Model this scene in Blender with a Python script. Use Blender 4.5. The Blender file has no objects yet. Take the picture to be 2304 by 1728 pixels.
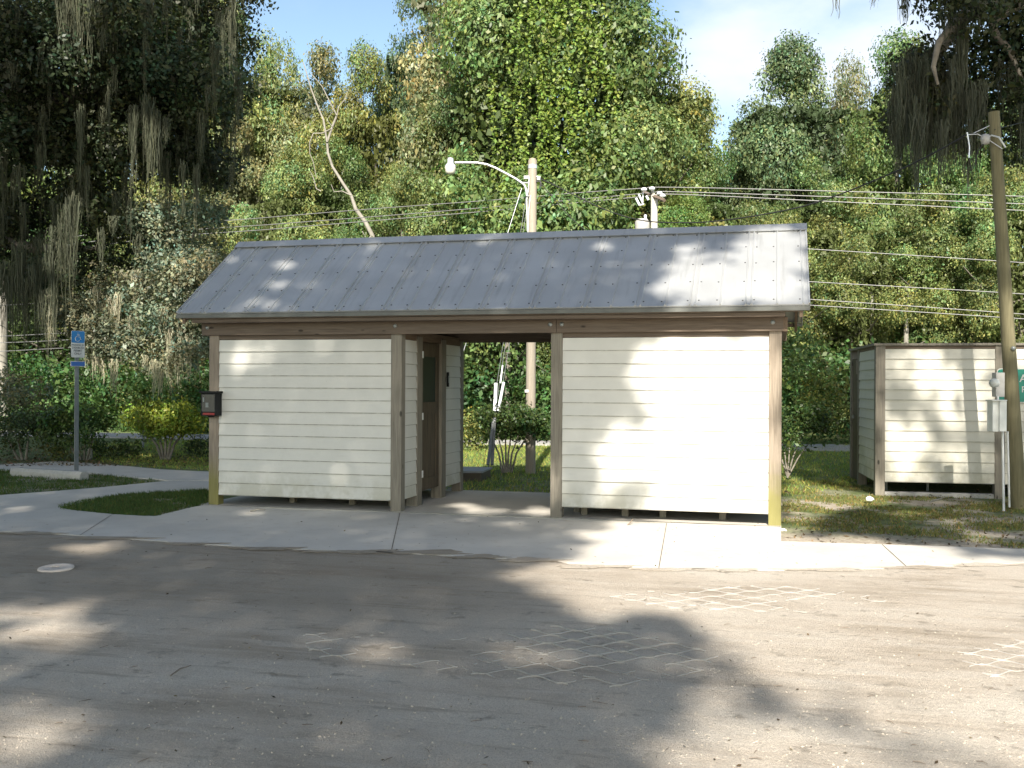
import bpy, math, random
import numpy as np
from mathutils import Vector, Matrix

# ------------------------------------------------------------------ camera, sky, sun, exposure
scene = bpy.context.scene
COL = scene.collection
CW, CH, CF = 2304.0, 1728.0, 2310.2
CAM = np.array([7.126, -11.955, 1.588])
yaw, roll = 0.2506, 0.0047
_f = np.array([-math.sin(yaw), math.cos(yaw), 0.0001])
_r0 = np.array([math.cos(yaw), math.sin(yaw), 0.0]); _u0 = np.array([0, 0, 1.0])
_r = math.cos(roll) * _r0 + math.sin(roll) * _u0
_u = -math.sin(roll) * _r0 + math.cos(roll) * _u0
cd = bpy.data.cameras.new('camera'); co = bpy.data.objects.new('camera', cd); COL.objects.link(co)
cd.sensor_fit = 'HORIZONTAL'; cd.sensor_width = 36; cd.lens = CF / CW * 36
cd.clip_start = 0.05; cd.clip_end = 3000
co.matrix_world = Matrix(((_r[0], _u[0], -_f[0], CAM[0]), (_r[1], _u[1], -_f[1], CAM[1]), (_r[2], _u[2], -_f[2], CAM[2]), (0, 0, 0, 1)))
scene.camera = co

EL, AZ = math.radians(36.6), math.radians(-9.5)       # light travels towards AZ (from +Y, clockwise), sun behind the viewer
L = np.array([math.sin(AZ) * math.cos(EL), math.cos(AZ) * math.cos(EL), -math.sin(EL)])
SA = np.array([math.cos(AZ), -math.sin(AZ), 0.0]); SB = np.cross(SA, L)
sd = bpy.data.lights.new('sun', 'SUN'); sd.energy = 5.0; sd.angle = math.radians(0.53); sd.color = (1.0, 0.93, 0.82)
so = bpy.data.objects.new('sun', sd); COL.objects.link(so)
so.rotation_euler = Vector(L).to_track_quat('-Z', 'Y').to_euler()

wd = bpy.data.worlds.new('World'); scene.world = wd; wd.use_nodes = True
nt = wd.node_tree; N = nt.nodes; K = nt.links; N.clear()
wo = N.new('ShaderNodeOutputWorld'); bg = N.new('ShaderNodeBackground'); sky = N.new('ShaderNodeTexSky')
sky.sky_type = 'NISHITA'; sky.sun_disc = False; sky.sun_elevation = EL
sky.sun_rotation = math.atan2(-L[0], -L[1]); sky.altitude = 0; sky.air_density = 1.0; sky.dust_density = 1.2; sky.ozone_density = 1.2
bg.inputs[1].default_value = 0.092
tc = N.new('ShaderNodeTexCoord')
mp = N.new('ShaderNodeMapping'); mp.inputs['Scale'].default_value = (1, 1, 2.2)
ns = N.new('ShaderNodeTexNoise'); ns.inputs['Scale'].default_value = 2.6; ns.inputs['Detail'].default_value = 7; ns.inputs['Roughness'].default_value = .55
K.new(tc.outputs['Generated'], mp.inputs[0]); K.new(mp.outputs[0], ns.inputs[0])
# a bright cloud bank in the north-east of the sky
cdir = _f + _r * (1800 - 1152) / CF + _u * (864 - 150) / CF; cdir /= np.linalg.norm(cdir)
dt = N.new('ShaderNodeVectorMath'); dt.operation = 'DOT_PRODUCT'; dt.inputs[1].default_value = tuple(cdir)
nrm = N.new('ShaderNodeVectorMath'); nrm.operation = 'NORMALIZE'
K.new(tc.outputs['Generated'], nrm.inputs[0]); K.new(nrm.outputs[0], dt.inputs[0])
mr = N.new('ShaderNodeMapRange'); mr.inputs[1].default_value = .984; mr.inputs[2].default_value = 1.0; mr.inputs[3].default_value = 0; mr.inputs[4].default_value = .20
K.new(dt.outputs['Value'], mr.inputs[0])
ad = N.new('ShaderNodeMath'); ad.operation = 'ADD'; K.new(ns.outputs[0], ad.inputs[0]); K.new(mr.outputs[0], ad.inputs[1])
m2 = N.new('ShaderNodeMapRange'); m2.interpolation_type = 'SMOOTHSTEP'; m2.inputs[1].default_value = .55; m2.inputs[2].default_value = .86; m2.inputs[4].default_value = .85
K.new(ad.outputs[0], m2.inputs[0])
mx = N.new('ShaderNodeMix'); mx.data_type = 'RGBA'; mx.inputs['B'].default_value = (5.2, 5.9, 6.9, 1)
K.new(m2.outputs[0], mx.inputs['Factor']); 
sz = N.new('ShaderNodeSeparateXYZ'); K.new(nrm.outputs[0], sz.inputs[0]); hz_ = N.new('ShaderNodeMapRange'); hz_.inputs[1].default_value = .0; hz_.inputs[2].default_value = .62; hz_.inputs[3].default_value = 1.0; hz_.inputs[4].default_value = 0.0
K.new(sz.outputs['Z'], hz_.inputs[0]); hm = N.new('ShaderNodeMix'); hm.data_type = 'RGBA'; hm.blend_type = 'MULTIPLY'; hm.inputs['B'].default_value = (1.30, 1.50, 1.52, 1)
K.new(hz_.outputs[0], hm.inputs['Factor']); K.new(sky.outputs[0], hm.inputs['A']); K.new(hm.outputs['Result'], mx.inputs['A']); wb = N.new('ShaderNodeMix'); wb.data_type = 'RGBA'; wb.blend_type = 'MULTIPLY'; wb.inputs['Factor'].default_value = 1; wb.inputs['B'].default_value = (1.07, .985, .90, 1); K.new(mx.outputs['Result'], wb.inputs['A']); K.new(wb.outputs['Result'], bg.inputs[0]); K.new(bg.outputs[0], wo.inputs[0])

scene.view_settings.view_transform = 'Standard'; scene.view_settings.look = 'None'
scene.view_settings.exposure = 1.14; scene.view_settings.gamma = 1.0
scene.cycles.max_bounces = 7; scene.cycles.diffuse_bounces = 3; scene.cycles.glossy_bounces = 2
scene.cycles.transmission_bounces = 3; scene.cycles.transparent_max_bounces = 4
scene.cycles.sample_clamp_indirect = 6

rng = np.random.default_rng(7)
random.seed(5)

# ------------------------------------------------------------------ geometry helpers
def ray(px, py): return _f + _r * (px - CW / 2) / CF - _u * (py - CH / 2) / CF
def at(px, py, d): return CAM + ray(px, py) * d
def onp(px, py, n, q):
    d = ray(px, py); n = np.array(n, float)
    return CAM + d * (((np.array(q, float) - CAM) @ n) / (d @ n))
def gp(px, py, z=0.0): return onp(px, py, (0, 0, 1), (0, 0, z))
def dep(p): return (np.array(p) - CAM) @ _f

def tag(o, label=None, cat=None, group=None, kind=None):
    if label: o['label'] = label
    if cat: o['category'] = cat
    if group: o['group'] = group
    if kind: o['kind'] = kind
    return o
def empty(name, loc, label, cat, group=None, rz=0):
    o = bpy.data.objects.new(name, None); COL.objects.link(o); o.location = tuple(loc); o.rotation_euler = (0, 0, rz)
    o.empty_display_size = .2
    return tag(o, label, cat, group)

class MB:
    """collects polygons in world space, builds ONE mesh object"""
    def __init__(s): s.v = []; s.f = []; s.sm = []
    def add(s, vs, fs, smooth=False):
        b = len(s.v); s.v += [tuple(map(float, p)) for p in vs]
        for f in fs: s.f.append([b + i for i in f]); s.sm.append(smooth)
    def box(s, a, b, M=None, bev=0.0):
        x0, y0, z0 = a; x1, y1, z1 = b
        vs = [(x0,y0,z0),(x1,y0,z0),(x1,y1,z0),(x0,y1,z0),(x0,y0,z1),(x1,y0,z1),(x1,y1,z1),(x0,y1,z1)]
        if M is not None: vs = [tuple(M @ Vector(v)) for v in vs]
        s.add(vs, [(0,3,2,1),(4,5,6,7),(0,1,5,4),(1,2,6,5),(2,3,7,6),(3,0,4,7)])
    def tube(s, pts, rad, n=8, cap=True, smooth=True):
        pts = [np.array(p, float) for p in pts]
        if not hasattr(rad, '__len__'): rad = [rad] * len(pts)
        vs = []; fs = []; m = len(pts)
        t0 = pts[1] - pts[0]; ref = np.array([0, 0, 1.]) if abs(t0[2]) < .8 * np.linalg.norm(t0) else np.array([1., 0, 0])
        a = np.cross(t0, ref); a /= np.linalg.norm(a)
        for i in range(m):
            t = pts[min(i + 1, m - 1)] - pts[max(i - 1, 0)]; t /= (np.linalg.norm(t) + 1e-9)
            a = a - t * (a @ t); a /= np.linalg.norm(a); b = np.cross(t, a)
            for k in range(n):
                an = 2 * math.pi * k / n; vs.append(pts[i] + rad[i] * (a * math.cos(an) + b * math.sin(an)))
        for i in range(m - 1):
            for k in range(n): fs.append((i*n+k, i*n+(k+1)%n, (i+1)*n+(k+1)%n, (i+1)*n+k))
        s.add(vs, fs, smooth)
        if cap: s.add(vs[:n], [tuple(range(n-1,-1,-1))]); s.add(vs[-n:], [tuple(range(n))])
    def lathe(s, prof, c=(0,0,0), n=20, M=None):
        vs = []; fs = []
        for r, z in prof:
            for k in range(n):
                an = 2*math.pi*k/n; vs.append(Vector((r*math.cos(an), r*math.sin(an), z)))
        if M is not None: vs = [M @ v for v in vs]
        vs = [tuple(v + Vector(c)) for v in vs]
        for i in range(len(prof)-1):
            for k in range(n): fs.append((i*n+k, i*n+(k+1)%n, (i+1)*n+(k+1)%n, (i+1)*n+k))
        s.add(vs, fs, True)
    def build(s, name, mat, parent=None, smooth_all=False, bevel=0):
        me = bpy.data.meshes.new(name); me.from_pydata(s.v, [], s.f)
        me.polygons.foreach_set('use_smooth', s.sm); me.materials.append(mat); me.update()
        o = bpy.data.objects.new(name, me); COL.objects.link(o)
        if parent is not None:
            o.parent = parent; o.matrix_parent_inverse = Matrix.LocRotScale(parent.location, parent.rotation_euler, parent.scale).inverted()
        if bevel:
            bm_ = o.modifiers.new('bevel', 'BEVEL'); bm_.width = bevel; bm_.segments = 2; bm_.limit_method = 'ANGLE'
        return o

def arr_mesh(name, V, k, col=None, mat=None, fcols=True):
    """V: (n,k,3) polygons of k corners, col: (n,3) colour per face"""
    n = len(V); me = bpy.data.meshes.new(name)
    me.vertices.add(n*k); me.loops.add(n*k); me.polygons.add(n)
    me.vertices.foreach_set('co', np.ascontiguousarray(V, dtype=np.float32).ravel())
    me.loops.foreach_set('vertex_index', np.arange(n*k, dtype=np.int32))
    me.polygons.foreach_set('loop_start', np.arange(0, n*k, k, dtype=np.int32))
    me.polygons.foreach_set('loop_total', np.full(n, k, dtype=np.int32))
    if col is not None:
        at_ = me.attributes.new('tint', 'FLOAT_COLOR', 'FACE')
        c = np.ones((n, 4), np.float32); c[:, :3] = col; at_.data.foreach_set('color', c.ravel())
    me.update(calc_edges=True)
    if mat: me.materials.append(mat)
    return me
def obj(name, me, parent=None, loc=None, rot=None, scl=None):
    o = bpy.data.objects.new(name, me); COL.objects.link(o)
    if parent is not None: o.parent = parent
    if loc is not None: o.location = tuple(loc)
    if rot is not None: o.rotation_euler = rot
    if scl is not None: o.scale = scl
    return o

# ------------------------------------------------------------------ materials
def mat(name):
    m = bpy.data.materials.new(name); m.use_nodes = True; nt = m.node_tree; nt.nodes.clear()
    o = nt.nodes.new('ShaderNodeOutputMaterial'); b = nt.nodes.new('ShaderNodeBsdfPrincipled'); nt.links.new(b.outputs[0], o.inputs[0])
    return m, nt, b, o
def nd(nt, t, **kw):
    n = nt.nodes.new(t)
    for k, v in kw.items():
        if k.startswith('i_'): n.inputs[int(k[2:])].default_value = v
        else: setattr(n, k, v)
    return n
def noise(nt, scale, vec=None, detail=5, rough=.55, stretch=None, coord='Object'):
    tcn = nt.nodes.new('ShaderNodeTexCoord'); mpn = nt.nodes.new('ShaderNodeMapping')
    if stretch: mpn.inputs['Scale'].default_value = stretch
    nt.links.new(tcn.outputs[coord], mpn.inputs[0])
    n = nt.nodes.new('ShaderNodeTexNoise'); n.inputs['Scale'].default_value = scale; n.inputs['Detail'].default_value = detail; n.inputs['Roughness'].default_value = rough
    nt.links.new(mpn.outputs[0], n.inputs[0]); return n
def ramp(nt, src, stops):
    r = nt.nodes.new('ShaderNodeValToRGB'); e = r.color_ramp.elements
    while len(e) < len(stops): e.new(.5)
    for i, (p, c) in enumerate(stops):
        e[i].position = p; e[i].color = (*c, 1) if len(c) == 3 else c
    nt.links.new(src, r.inputs[0]); return r
def mixc(nt, fac, a, b, mode='MIX'):
    m = nt.nodes.new('ShaderNodeMix'); m.data_type = 'RGBA'; m.blend_type = mode
    for s, v in (('Factor', fac), ('A', a), ('B', b)):
        if isinstance(v, (int, float)): m.inputs[s].default_value = v
        elif isinstance(v, tuple): m.inputs[s].default_value = (*v, 1) if len(v) == 3 else v
        else: nt.links.new(v, m.inputs[s])
    return m.outputs['Result']
def bump(nt, b, h, st=.3, dist=.01):
    n = nt.nodes.new('ShaderNodeBump'); n.inputs['Strength'].default_value = st; n.inputs['Distance'].default_value = dist
    nt.links.new(h, n.inputs['Height']); nt.links.new(n.outputs[0], b.inputs['Normal'])
def maprange(nt, src, a, b, c=0., d=1., smooth=True):
    n = nt.nodes.new('ShaderNodeMapRange'); n.interpolation_type = 'SMOOTHSTEP' if smooth else 'LINEAR'
    n.inputs[1].default_value = a; n.inputs[2].default_value = b; n.inputs[3].default_value = c; n.inputs[4].default_value = d
    nt.links.new(src, n.inputs[0]); return n.outputs[0]
def simple(name, c, rough=.6, metal=0., var=.12, scale=8, bmp=0):
    m, nt, b, o = mat(name); n = noise(nt, scale)
    lo = tuple(x * (1 - var) for x in c); hi = tuple(min(1, x * (1 + var)) for x in c)
    r = ramp(nt, n.outputs[0], [(.3, lo), (.7, hi)]); nt.links.new(r.outputs[0], b.inputs['Base Color'])
    b.inputs['Roughness'].default_value = rough; b.inputs['Metallic'].default_value = metal
    if bmp: bump(nt, b, n.outputs[0], bmp, .01)
    return m

def wood_mat(name, dark, light, axis='z', algae=None, knots=True):
    m, nt, b, o = mat(name)
    st = {'z': (22, 22, 1.1), 'x': (1.1, 22, 22), 'y': (22, 1.1, 22)}[axis]
    n = noise(nt, 2.2, stretch=st, detail=6, rough=.6); n2 = noise(nt, 1.6, detail=3)
    r = ramp(nt, n.outputs[0], [(.28, dark), (.5, tuple((a+c)/2 for a, c in zip(dark, light))), (.72, light)])
    c = mixc(nt, maprange(nt, n2.outputs[0], .35, .7), r.outputs[0], mixc(nt, .45, r.outputs[0], tuple(x*.8 for x in light)), 'MIX')
    if knots:
        ks = {'z': (6, 6, 2.6), 'x': (2.6, 6, 6), 'y': (6, 2.6, 6)}[axis]
        tcn = nd(nt, 'ShaderNodeTexCoord'); mpn = nd(nt, 'ShaderNodeMapping'); mpn.inputs['Scale'].default_value = ks
        nt.links.new(tcn.outputs['Object'], mpn.inputs[0])
        vo = nd(nt, 'ShaderNodeTexVoronoi'); nt.links.new(mpn.outputs[0], vo.inputs[0]); vo.inputs['Scale'].default_value = 1.0
        kf = maprange(nt, vo.outputs['Distance'], .06, .13, 1, 0)
        c = mixc(nt, kf, c, tuple(x * .45 for x in dark))
    if algae:
        g = nd(nt, 'ShaderNodeNewGeometry'); sx = nd(nt, 'ShaderNodeSeparateXYZ'); nt.links.new(g.outputs['Position'], sx.inputs[0])
        zz = nd(nt, 'ShaderNodeMath', operation='ADD'); nt.links.new(sx.outputs['Z'], zz.inputs[0])
        n3 = noise(nt, 5, detail=4); sc = nd(nt, 'ShaderNodeMath', operation='MULTIPLY', i_1=.5); nt.links.new(n3.outputs[0], sc.inputs[0]); nt.links.new(sc.outputs[0], zz.inputs[1])
        c = mixc(nt, maprange(nt, zz.outputs[0], .45, 1.0, .75, 0), c, algae)
    nt.links.new(c, b.inputs['Base Color']); b.inputs['Roughness'].default_value = .82
    bump(nt, b, n.outputs[0], .45, .004)
    return m
M = {}
M['post'] = wood_mat('weathered_post', (.125,.112,.088), (.29,.26,.21), 'z')
M['post_green'] = wood_mat('mossy_post', (.14,.11,.08), (.36,.30,.235), 'z', algae=(.20,.19,.035))
M['beam'] = wood_mat('brown_beam', (.075,.053,.038), (.175,.135,.10), 'x')
M['beam_y'] = wood_mat('brown_beam_deep', (.10,.065,.042), (.21,.15,.10), 'y')
M['door'] = wood_mat('door_wood', (.045,.034,.022), (.15,.115,.075), 'z', knots=False)
M['pole'] = wood_mat('grey_pole_wood', (.19,.165,.13), (.36,.32,.26), 'z', knots=False)
M['pole_mossy'] = wood_mat('mossy_pole_wood', (.10,.09,.045), (.22,.195,.11), 'z', knots=False)
M['pole_white'] = wood_mat('pale_pole', (.42,.40,.36), (.62,.60,.55), 'z', knots=False)

def siding_mat(name, base, stain=.5, top=.55, z0=.132, h=.15431):
    m, nt, b, o = mat(name)
    n = noise(nt, 3, stretch=(1.2, 1.2, 1), detail=4); n2 = noise(nt, 45, detail=3, rough=.7); n3 = noise(nt, 3.5, stretch=(1, 1, .8), detail=6, rough=.65)
    c = ramp(nt, n.outputs[0], [(.3, tuple(x*.93 for x in base)), (.7, base)]).outputs[0]
    g = nd(nt, 'ShaderNodeNewGeometry'); sx = nd(nt, 'ShaderNodeSeparateXYZ'); nt.links.new(g.outputs['Position'], sx.inputs[0])
    z = maprange(nt, sx.outputs['Z'], .1, top, 1, 0)
    mu = nd(nt, 'ShaderNodeMath', operation='MULTIPLY'); nt.links.new(z, mu.inputs[0]); nt.links.new(maprange(nt, n3.outputs[0], .36, .60, 0, stain), mu.inputs[1])
    c = mixc(nt, mu.outputs[0], c, (.34, .32, .22))
    c = mixc(nt, maprange(nt, n2.outputs[0], .66, .80, 0, .55), c, tuple(x * .55 for x in base))
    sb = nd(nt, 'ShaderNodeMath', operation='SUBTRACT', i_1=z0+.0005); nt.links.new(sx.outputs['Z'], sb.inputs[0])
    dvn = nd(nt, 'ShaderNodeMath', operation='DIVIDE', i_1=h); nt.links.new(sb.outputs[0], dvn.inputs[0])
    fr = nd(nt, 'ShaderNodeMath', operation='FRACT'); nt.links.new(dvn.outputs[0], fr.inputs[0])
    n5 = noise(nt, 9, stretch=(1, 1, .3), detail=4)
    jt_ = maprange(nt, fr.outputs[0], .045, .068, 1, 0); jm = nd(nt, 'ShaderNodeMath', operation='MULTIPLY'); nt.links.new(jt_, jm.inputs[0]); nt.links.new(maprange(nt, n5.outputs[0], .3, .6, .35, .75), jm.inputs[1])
    c = mixc(nt, jm.outputs[0], c, (.17, .155, .12))  # dark band under each lap: lip shadow and joint dirt in the colour
    nt.links.new(c, b.inputs['Base Color']); b.inputs['Roughness'].default_value = .62
    bump(nt, b, n2.outputs[0], .12, .003)
    return m
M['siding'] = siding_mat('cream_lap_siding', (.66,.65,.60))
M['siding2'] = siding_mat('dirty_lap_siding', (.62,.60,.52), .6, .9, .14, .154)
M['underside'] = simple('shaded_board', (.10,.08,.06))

m, nt, b, o = mat('galvalume_roof'); n = noise(nt, 220, detail=2, rough=.8); n2 = noise(nt, 1.3, detail=4)
r = ramp(nt, n.outputs[0], [(.3, (.52,.53,.53)), (.7, (.61,.62,.615))]); c = mixc(nt, maprange(nt, n2.outputs[0], .3, .7, .0, .35), r.outputs[0], (.36,.365,.36))
n3 = noise(nt, 2.0, stretch=(6, .6, .6), detail=5); c = mixc(nt, maprange(nt, n3.outputs[0], .52, .75, 0, .4), c, (.30,.305,.295))
nt.links.new(c, b.inputs['Base Color']); b.inputs['Metallic'].default_value = .66; b.inputs['Roughness'].default_value = .55
bump(nt, b, n2.outputs[0], .10, .02); M['roof'] = m
M['flashing'] = simple('galvalume_flashing', (.13,.135,.125), .6, .2)
M['screw'] = simple('screw_rubber', (.07,.075,.08), .6)
M['galv'] = simple('galvanised_steel', (.20,.215,.22), .5, .5)
M['bolt'] = simple('bolt_zinc', (.30,.32,.31), .45, .5)
M['white_metal'] = simple('white_hinge', (.75,.76,.76), .4)
M['alu'] = simple('brushed_aluminium', (.72,.73,.75), .35, .55)
M['lens'] = simple('frosted_lens', (.70,.68,.58), .25)
M['white_plastic'] = simple('white_plastic_guard', (.80,.82,.84), .4)
M['shaded_guard_grey_post'] = simple('shaded_guard_grey_post', (.16,.17,.17), .5)  # white guards' shade put into the colour; own grey for the marker post
M['black'] = simple('black_plastic', (.006,.007,.007), .85)
M['darkgrey'] = simple('dark_window', (.035,.045,.045), .12)
M['paper'] = simple('paper_sheet', (.22,.24,.23), .6)
M['red'] = simple('red_strip', (.25,.015,.012), .45)
M['mesh_screen'] = simple('door_screen', (.012,.016,.014), .5)
M['blue'] = simple('sign_blue', (.02,.20,.50), .4)
M['blue_dark'] = simple('sign_blue_plate', (.03,.12,.40), .4)
M['signwhite'] = simple('sign_white', (.62,.61,.58), .45)
M['signink'] = simple('sign_ink', (.05,.05,.05), .5)
M['green'] = simple('sign_green', (.0,.24,.17), .4)
M['boxgrey'] = simple('meter_box_grey', (.40,.39,.37), .4)
M['boxwhite'] = simple('panel_box_white', (.72,.73,.70), .4)
M['glass'] = simple('meter_glass', (.5,.52,.5), .08)
M['pipe'] = simple('pvc_pipe', (.60,.61,.60), .4)
M['cable'] = simple('black_cable', (.015,.015,.015), .5)
M['wire'] = simple('aluminium_wire', (.20,.20,.20), .4, .3)
M['porcelain'] = simple('porcelain', (.82,.84,.90), .2)
M['stop'] = simple('concrete_stop', (.40,.39,.36), .85, scale=20, bmp=.3)
M['cover'] = simple('pale_cover', (.62,.54,.47), .8, scale=20, bmp=.3)
M['platform'] = simple('grey_platform', (.30,.31,.32), .6)
M['grid'] = simple('ground_grid_plastic', (.36,.345,.32), .7, scale=30)
M['pebble'] = simple('limestone_pebble', (.44,.385,.31), .85, var=.3, scale=3)
M['rock'] = simple('white_limestone', (.75,.73,.68), .8, scale=20, bmp=.4)
M['twig'] = simple('dead_twig', (.20,.16,.12), .85)
M['bark'] = simple('tree_bark', (.19,.17,.14), .9, var=.35, scale=6, bmp=.6)
M['bark_pale'] = simple('dead_pale_wood', (.25,.235,.20), .85, var=.25, scale=5, bmp=.4)

def gravel_mat():
    m, nt, b, o = mat('gravel')
    n = noise(nt, .8, stretch=(.7,1.5,1), detail=8, rough=.68); n2 = noise(nt, 14, detail=6, rough=.75); n3 = noise(nt, 1.0, stretch=(.8, 7, 1), detail=7, rough=.68); n4 = noise(nt, 120, detail=3, rough=.8)
    n5 = noise(nt, 4.5, detail=4, rough=.65)
    c = ramp(nt, n.outputs[0], [(.36, (.49,.41,.32)), (.48, (.66,.575,.475)), (.62, (.76,.69,.59))]).outputs[0]
    c = mixc(nt, maprange(nt, n3.outputs[0], .50, .64, 0, .75), c, (.72,.65,.56))
    c = mixc(nt, maprange(nt, n3.outputs[0], .45, .34, 0, .6), c, (.34,.275,.205))
    c = mixc(nt, maprange(nt, n5.outputs[0], .58, .70, 0, .7), c, (.27,.23,.18))
    c = mixc(nt, maprange(nt, n2.outputs[0], .57, .68, 0, .65), c, (.62,.565,.48))
    c = mixc(nt, maprange(nt, n2.outputs[0], .38, .30, 0, .5), c, (.28,.24,.195))
    c = mixc(nt, maprange(nt, n4.outputs[0], .42, .66, 0, .5), c, (.33,.285,.235))
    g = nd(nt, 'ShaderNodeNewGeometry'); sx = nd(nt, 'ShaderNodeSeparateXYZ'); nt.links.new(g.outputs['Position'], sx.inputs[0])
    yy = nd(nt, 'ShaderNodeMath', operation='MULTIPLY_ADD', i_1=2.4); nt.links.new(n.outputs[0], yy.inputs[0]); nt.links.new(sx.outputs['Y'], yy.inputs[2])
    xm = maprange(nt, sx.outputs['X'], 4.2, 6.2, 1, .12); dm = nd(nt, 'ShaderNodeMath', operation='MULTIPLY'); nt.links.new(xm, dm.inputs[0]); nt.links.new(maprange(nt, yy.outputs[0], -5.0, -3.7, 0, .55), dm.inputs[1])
    c = mixc(nt, dm.outputs[0], c, (.27,.215,.155))  # darker left ground near the pavement: dirt plus shade put into the colour
    nt.links.new(c, b.inputs['Base Color']); b.inputs['Roughness'].default_value = .95
    a1 = nd(nt, 'ShaderNodeMath', operation='ADD'); nt.links.new(n2.outputs[0], a1.inputs[0]); nt.links.new(n4.outputs[0], a1.inputs[1])
    a2 = nd(nt, 'ShaderNodeMath', operation='ADD'); nt.links.new(a1.outputs[0], a2.inputs[0]); nt.links.new(n3.outputs[0], a2.inputs[1])
    bump(nt, b, a2.outputs[0], .9, .028); return m
M['gravel'] = gravel_mat()
def concrete_mat(name, base):
    m, nt, b, o = mat(name)
    n = noise(nt, .8, detail=5); n2 = noise(nt, 60, detail=4, rough=.8); n3 = noise(nt, 6, detail=5, rough=.7)
    c = ramp(nt, n.outputs[0], [(.3, tuple(x*.76 for x in base)), (.7, base)]).outputs[0]
    c = mixc(nt, maprange(nt, n3.outputs[0], .54, .72, 0, .6), c, tuple(x*z for x, z in zip(base, (.70,.64,.56))))
    c = mixc(nt, maprange(nt, n2.outputs[0], .6, .75, 0, .35), c, tuple(x*.5 for x in base))
    nt.links.new(c, b.inputs['Base Color']); b.inputs['Roughness'].default_value = .85
    bump(nt, b, n2.outputs[0], .2, .004); return m
M['concrete'] = concrete_mat('concrete', (.60,.565,.505))
M['road'] = concrete_mat('road_surface', (.40,.39,.38))
def soil_mat():
    m, nt, b, o = mat('grass_soil')
    n = noise(nt, .9, detail=6, rough=.65); n2 = noise(nt, 22, detail=5, rough=.75); n3 = noise(nt, 5, detail=5)
    sand = ramp(nt, n2.outputs[0], [(.3, (.22,.18,.13)), (.55, (.38,.33,.26)), (.75, (.54,.49,.41))]).outputs[0]
    grs = ramp(nt, n2.outputs[0], [(.3, (.05,.075,.02)), (.7, (.15,.19,.055))]).outputs[0]
    g = nd(nt, 'ShaderNodeNewGeometry'); sx = nd(nt, 'ShaderNodeSeparateXYZ'); nt.links.new(g.outputs['Position'], sx.inputs[0])
    bare = maprange(nt, n.outputs[0], .42, .60)
    far = maprange(nt, sx.outputs['Y'], 3.5, 6.0, 1, .0)
    mu = nd(nt, 'ShaderNodeMath', operation='MULTIPLY'); nt.links.new(bare, mu.inputs[0]); nt.links.new(far, mu.inputs[1])
    strip_ = nd(nt, 'ShaderNodeMath', operation='MAXIMUM'); nt.links.new(mu.outputs[0], strip_.inputs[0]); ys_ = nd(nt, 'ShaderNodeMath', operation='MULTIPLY_ADD', i_1=1.1, i_2=0.0); nt.links.new(n3.outputs[0], ys_.inputs[0])
    ya = nd(nt, 'ShaderNodeMath', operation='ADD'); nt.links.new(sx.outputs['Y'], ya.inputs[0]); nt.links.new(ys_.outputs[0], ya.inputs[1])
    nt.links.new(maprange(nt, ya.outputs[0], -.35, .9, 1, 0), strip_.inputs[1])
    c = mixc(nt, strip_.outputs[0], grs, sand)
    c = mixc(nt, maprange(nt, n3.outputs[0], .62, .72, 0, .5), c, (.12,.085,.05))
    nt.links.new(c, b.inputs['Base Color']); b.inputs['Roughness'].default_value = 1.0
    bump(nt, b, n2.outputs[0], .7, .02); return m
M['soil'] = soil_mat()
M['sand'] = None
def leaf_mat(name, use_obj=True, trans=.3, rough=.45):
    m = bpy.data.materials.new(name); m.use_nodes = True; nt = m.node_tree; nt.nodes.clear()
    o = nt.nodes.new('ShaderNodeOutputMaterial'); at_ = nd(nt, 'ShaderNodeAttribute'); at_.attribute_name = 'tint'
    oi = nd(nt, 'ShaderNodeObjectInfo'); c = mixc(nt, 1.0, at_.outputs['Color'], oi.outputs['Color'], 'MULTIPLY')
    b = nt.nodes.new('ShaderNodeBsdfPrincipled'); nt.links.new(c, b.inputs['Base Color']); b.inputs['Roughness'].default_value = rough
    b.inputs['Specular IOR Level'].default_value = .35
    t = nt.nodes.new('ShaderNodeBsdfTranslucent'); tcl = mixc(nt, 1.0, c, (1.1, 1.25, .65), 'MULTIPLY'); nt.links.new(tcl, t.inputs[0])
    mx = nt.nodes.new('ShaderNodeMixShader'); mx.inputs[0].default_value = trans
    nt.links.new(b.outputs[0], mx.inputs[1]); nt.links.new(t.outputs[0], mx.inputs[2]); nt.links.new(mx.outputs[0], o.inputs[0]); return m
M['leaf'] = leaf_mat('leaves'); M['grass'] = leaf_mat('grass_blades', trans=.35, rough=.6); M['moss'] = leaf_mat('spanish_moss', trans=.25, rough=.9)

# ------------------------------------------------------------------ ground, pavements, road
def tz(x, y):
    z = -.018
    d = math.hypot((x - 9.6) / 2.6, (y - 4.4) / 2.2)
    z -= .062 * max(0, 1 - d * d * .35) if d < 1.7 else 0
    if y > 16: z += min(.6, (y - 16) * .05)
    if x < -8 and y < 14: z += 0.0
    return z
xs = sorted(set([-400, -200, -100, -60] + list(np.arange(-40, 30.1, 1.0)) + [45, 60, 100, 200, 400] + list(np.arange(6.5, 13, .35))))
ys = sorted(set([-400, -150, -60, -40, -30] + list(np.arange(-20, 40, 1.0)) + [60, 100, 200, 400, 900] + list(np.arange(2, 7.5, .35))))
g = MB(); vs = [(x, y, tz(x, y)) for y in ys for x in xs]; nx = len(xs)
g.add(vs, [(j*nx+i, j*nx+i+1, (j+1)*nx+i+1, (j+1)*nx+i) for j in range(len(ys)-1) for i in range(nx-1)], True)
tag(g.build('ground', M['soil']), kind='structure')

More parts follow.
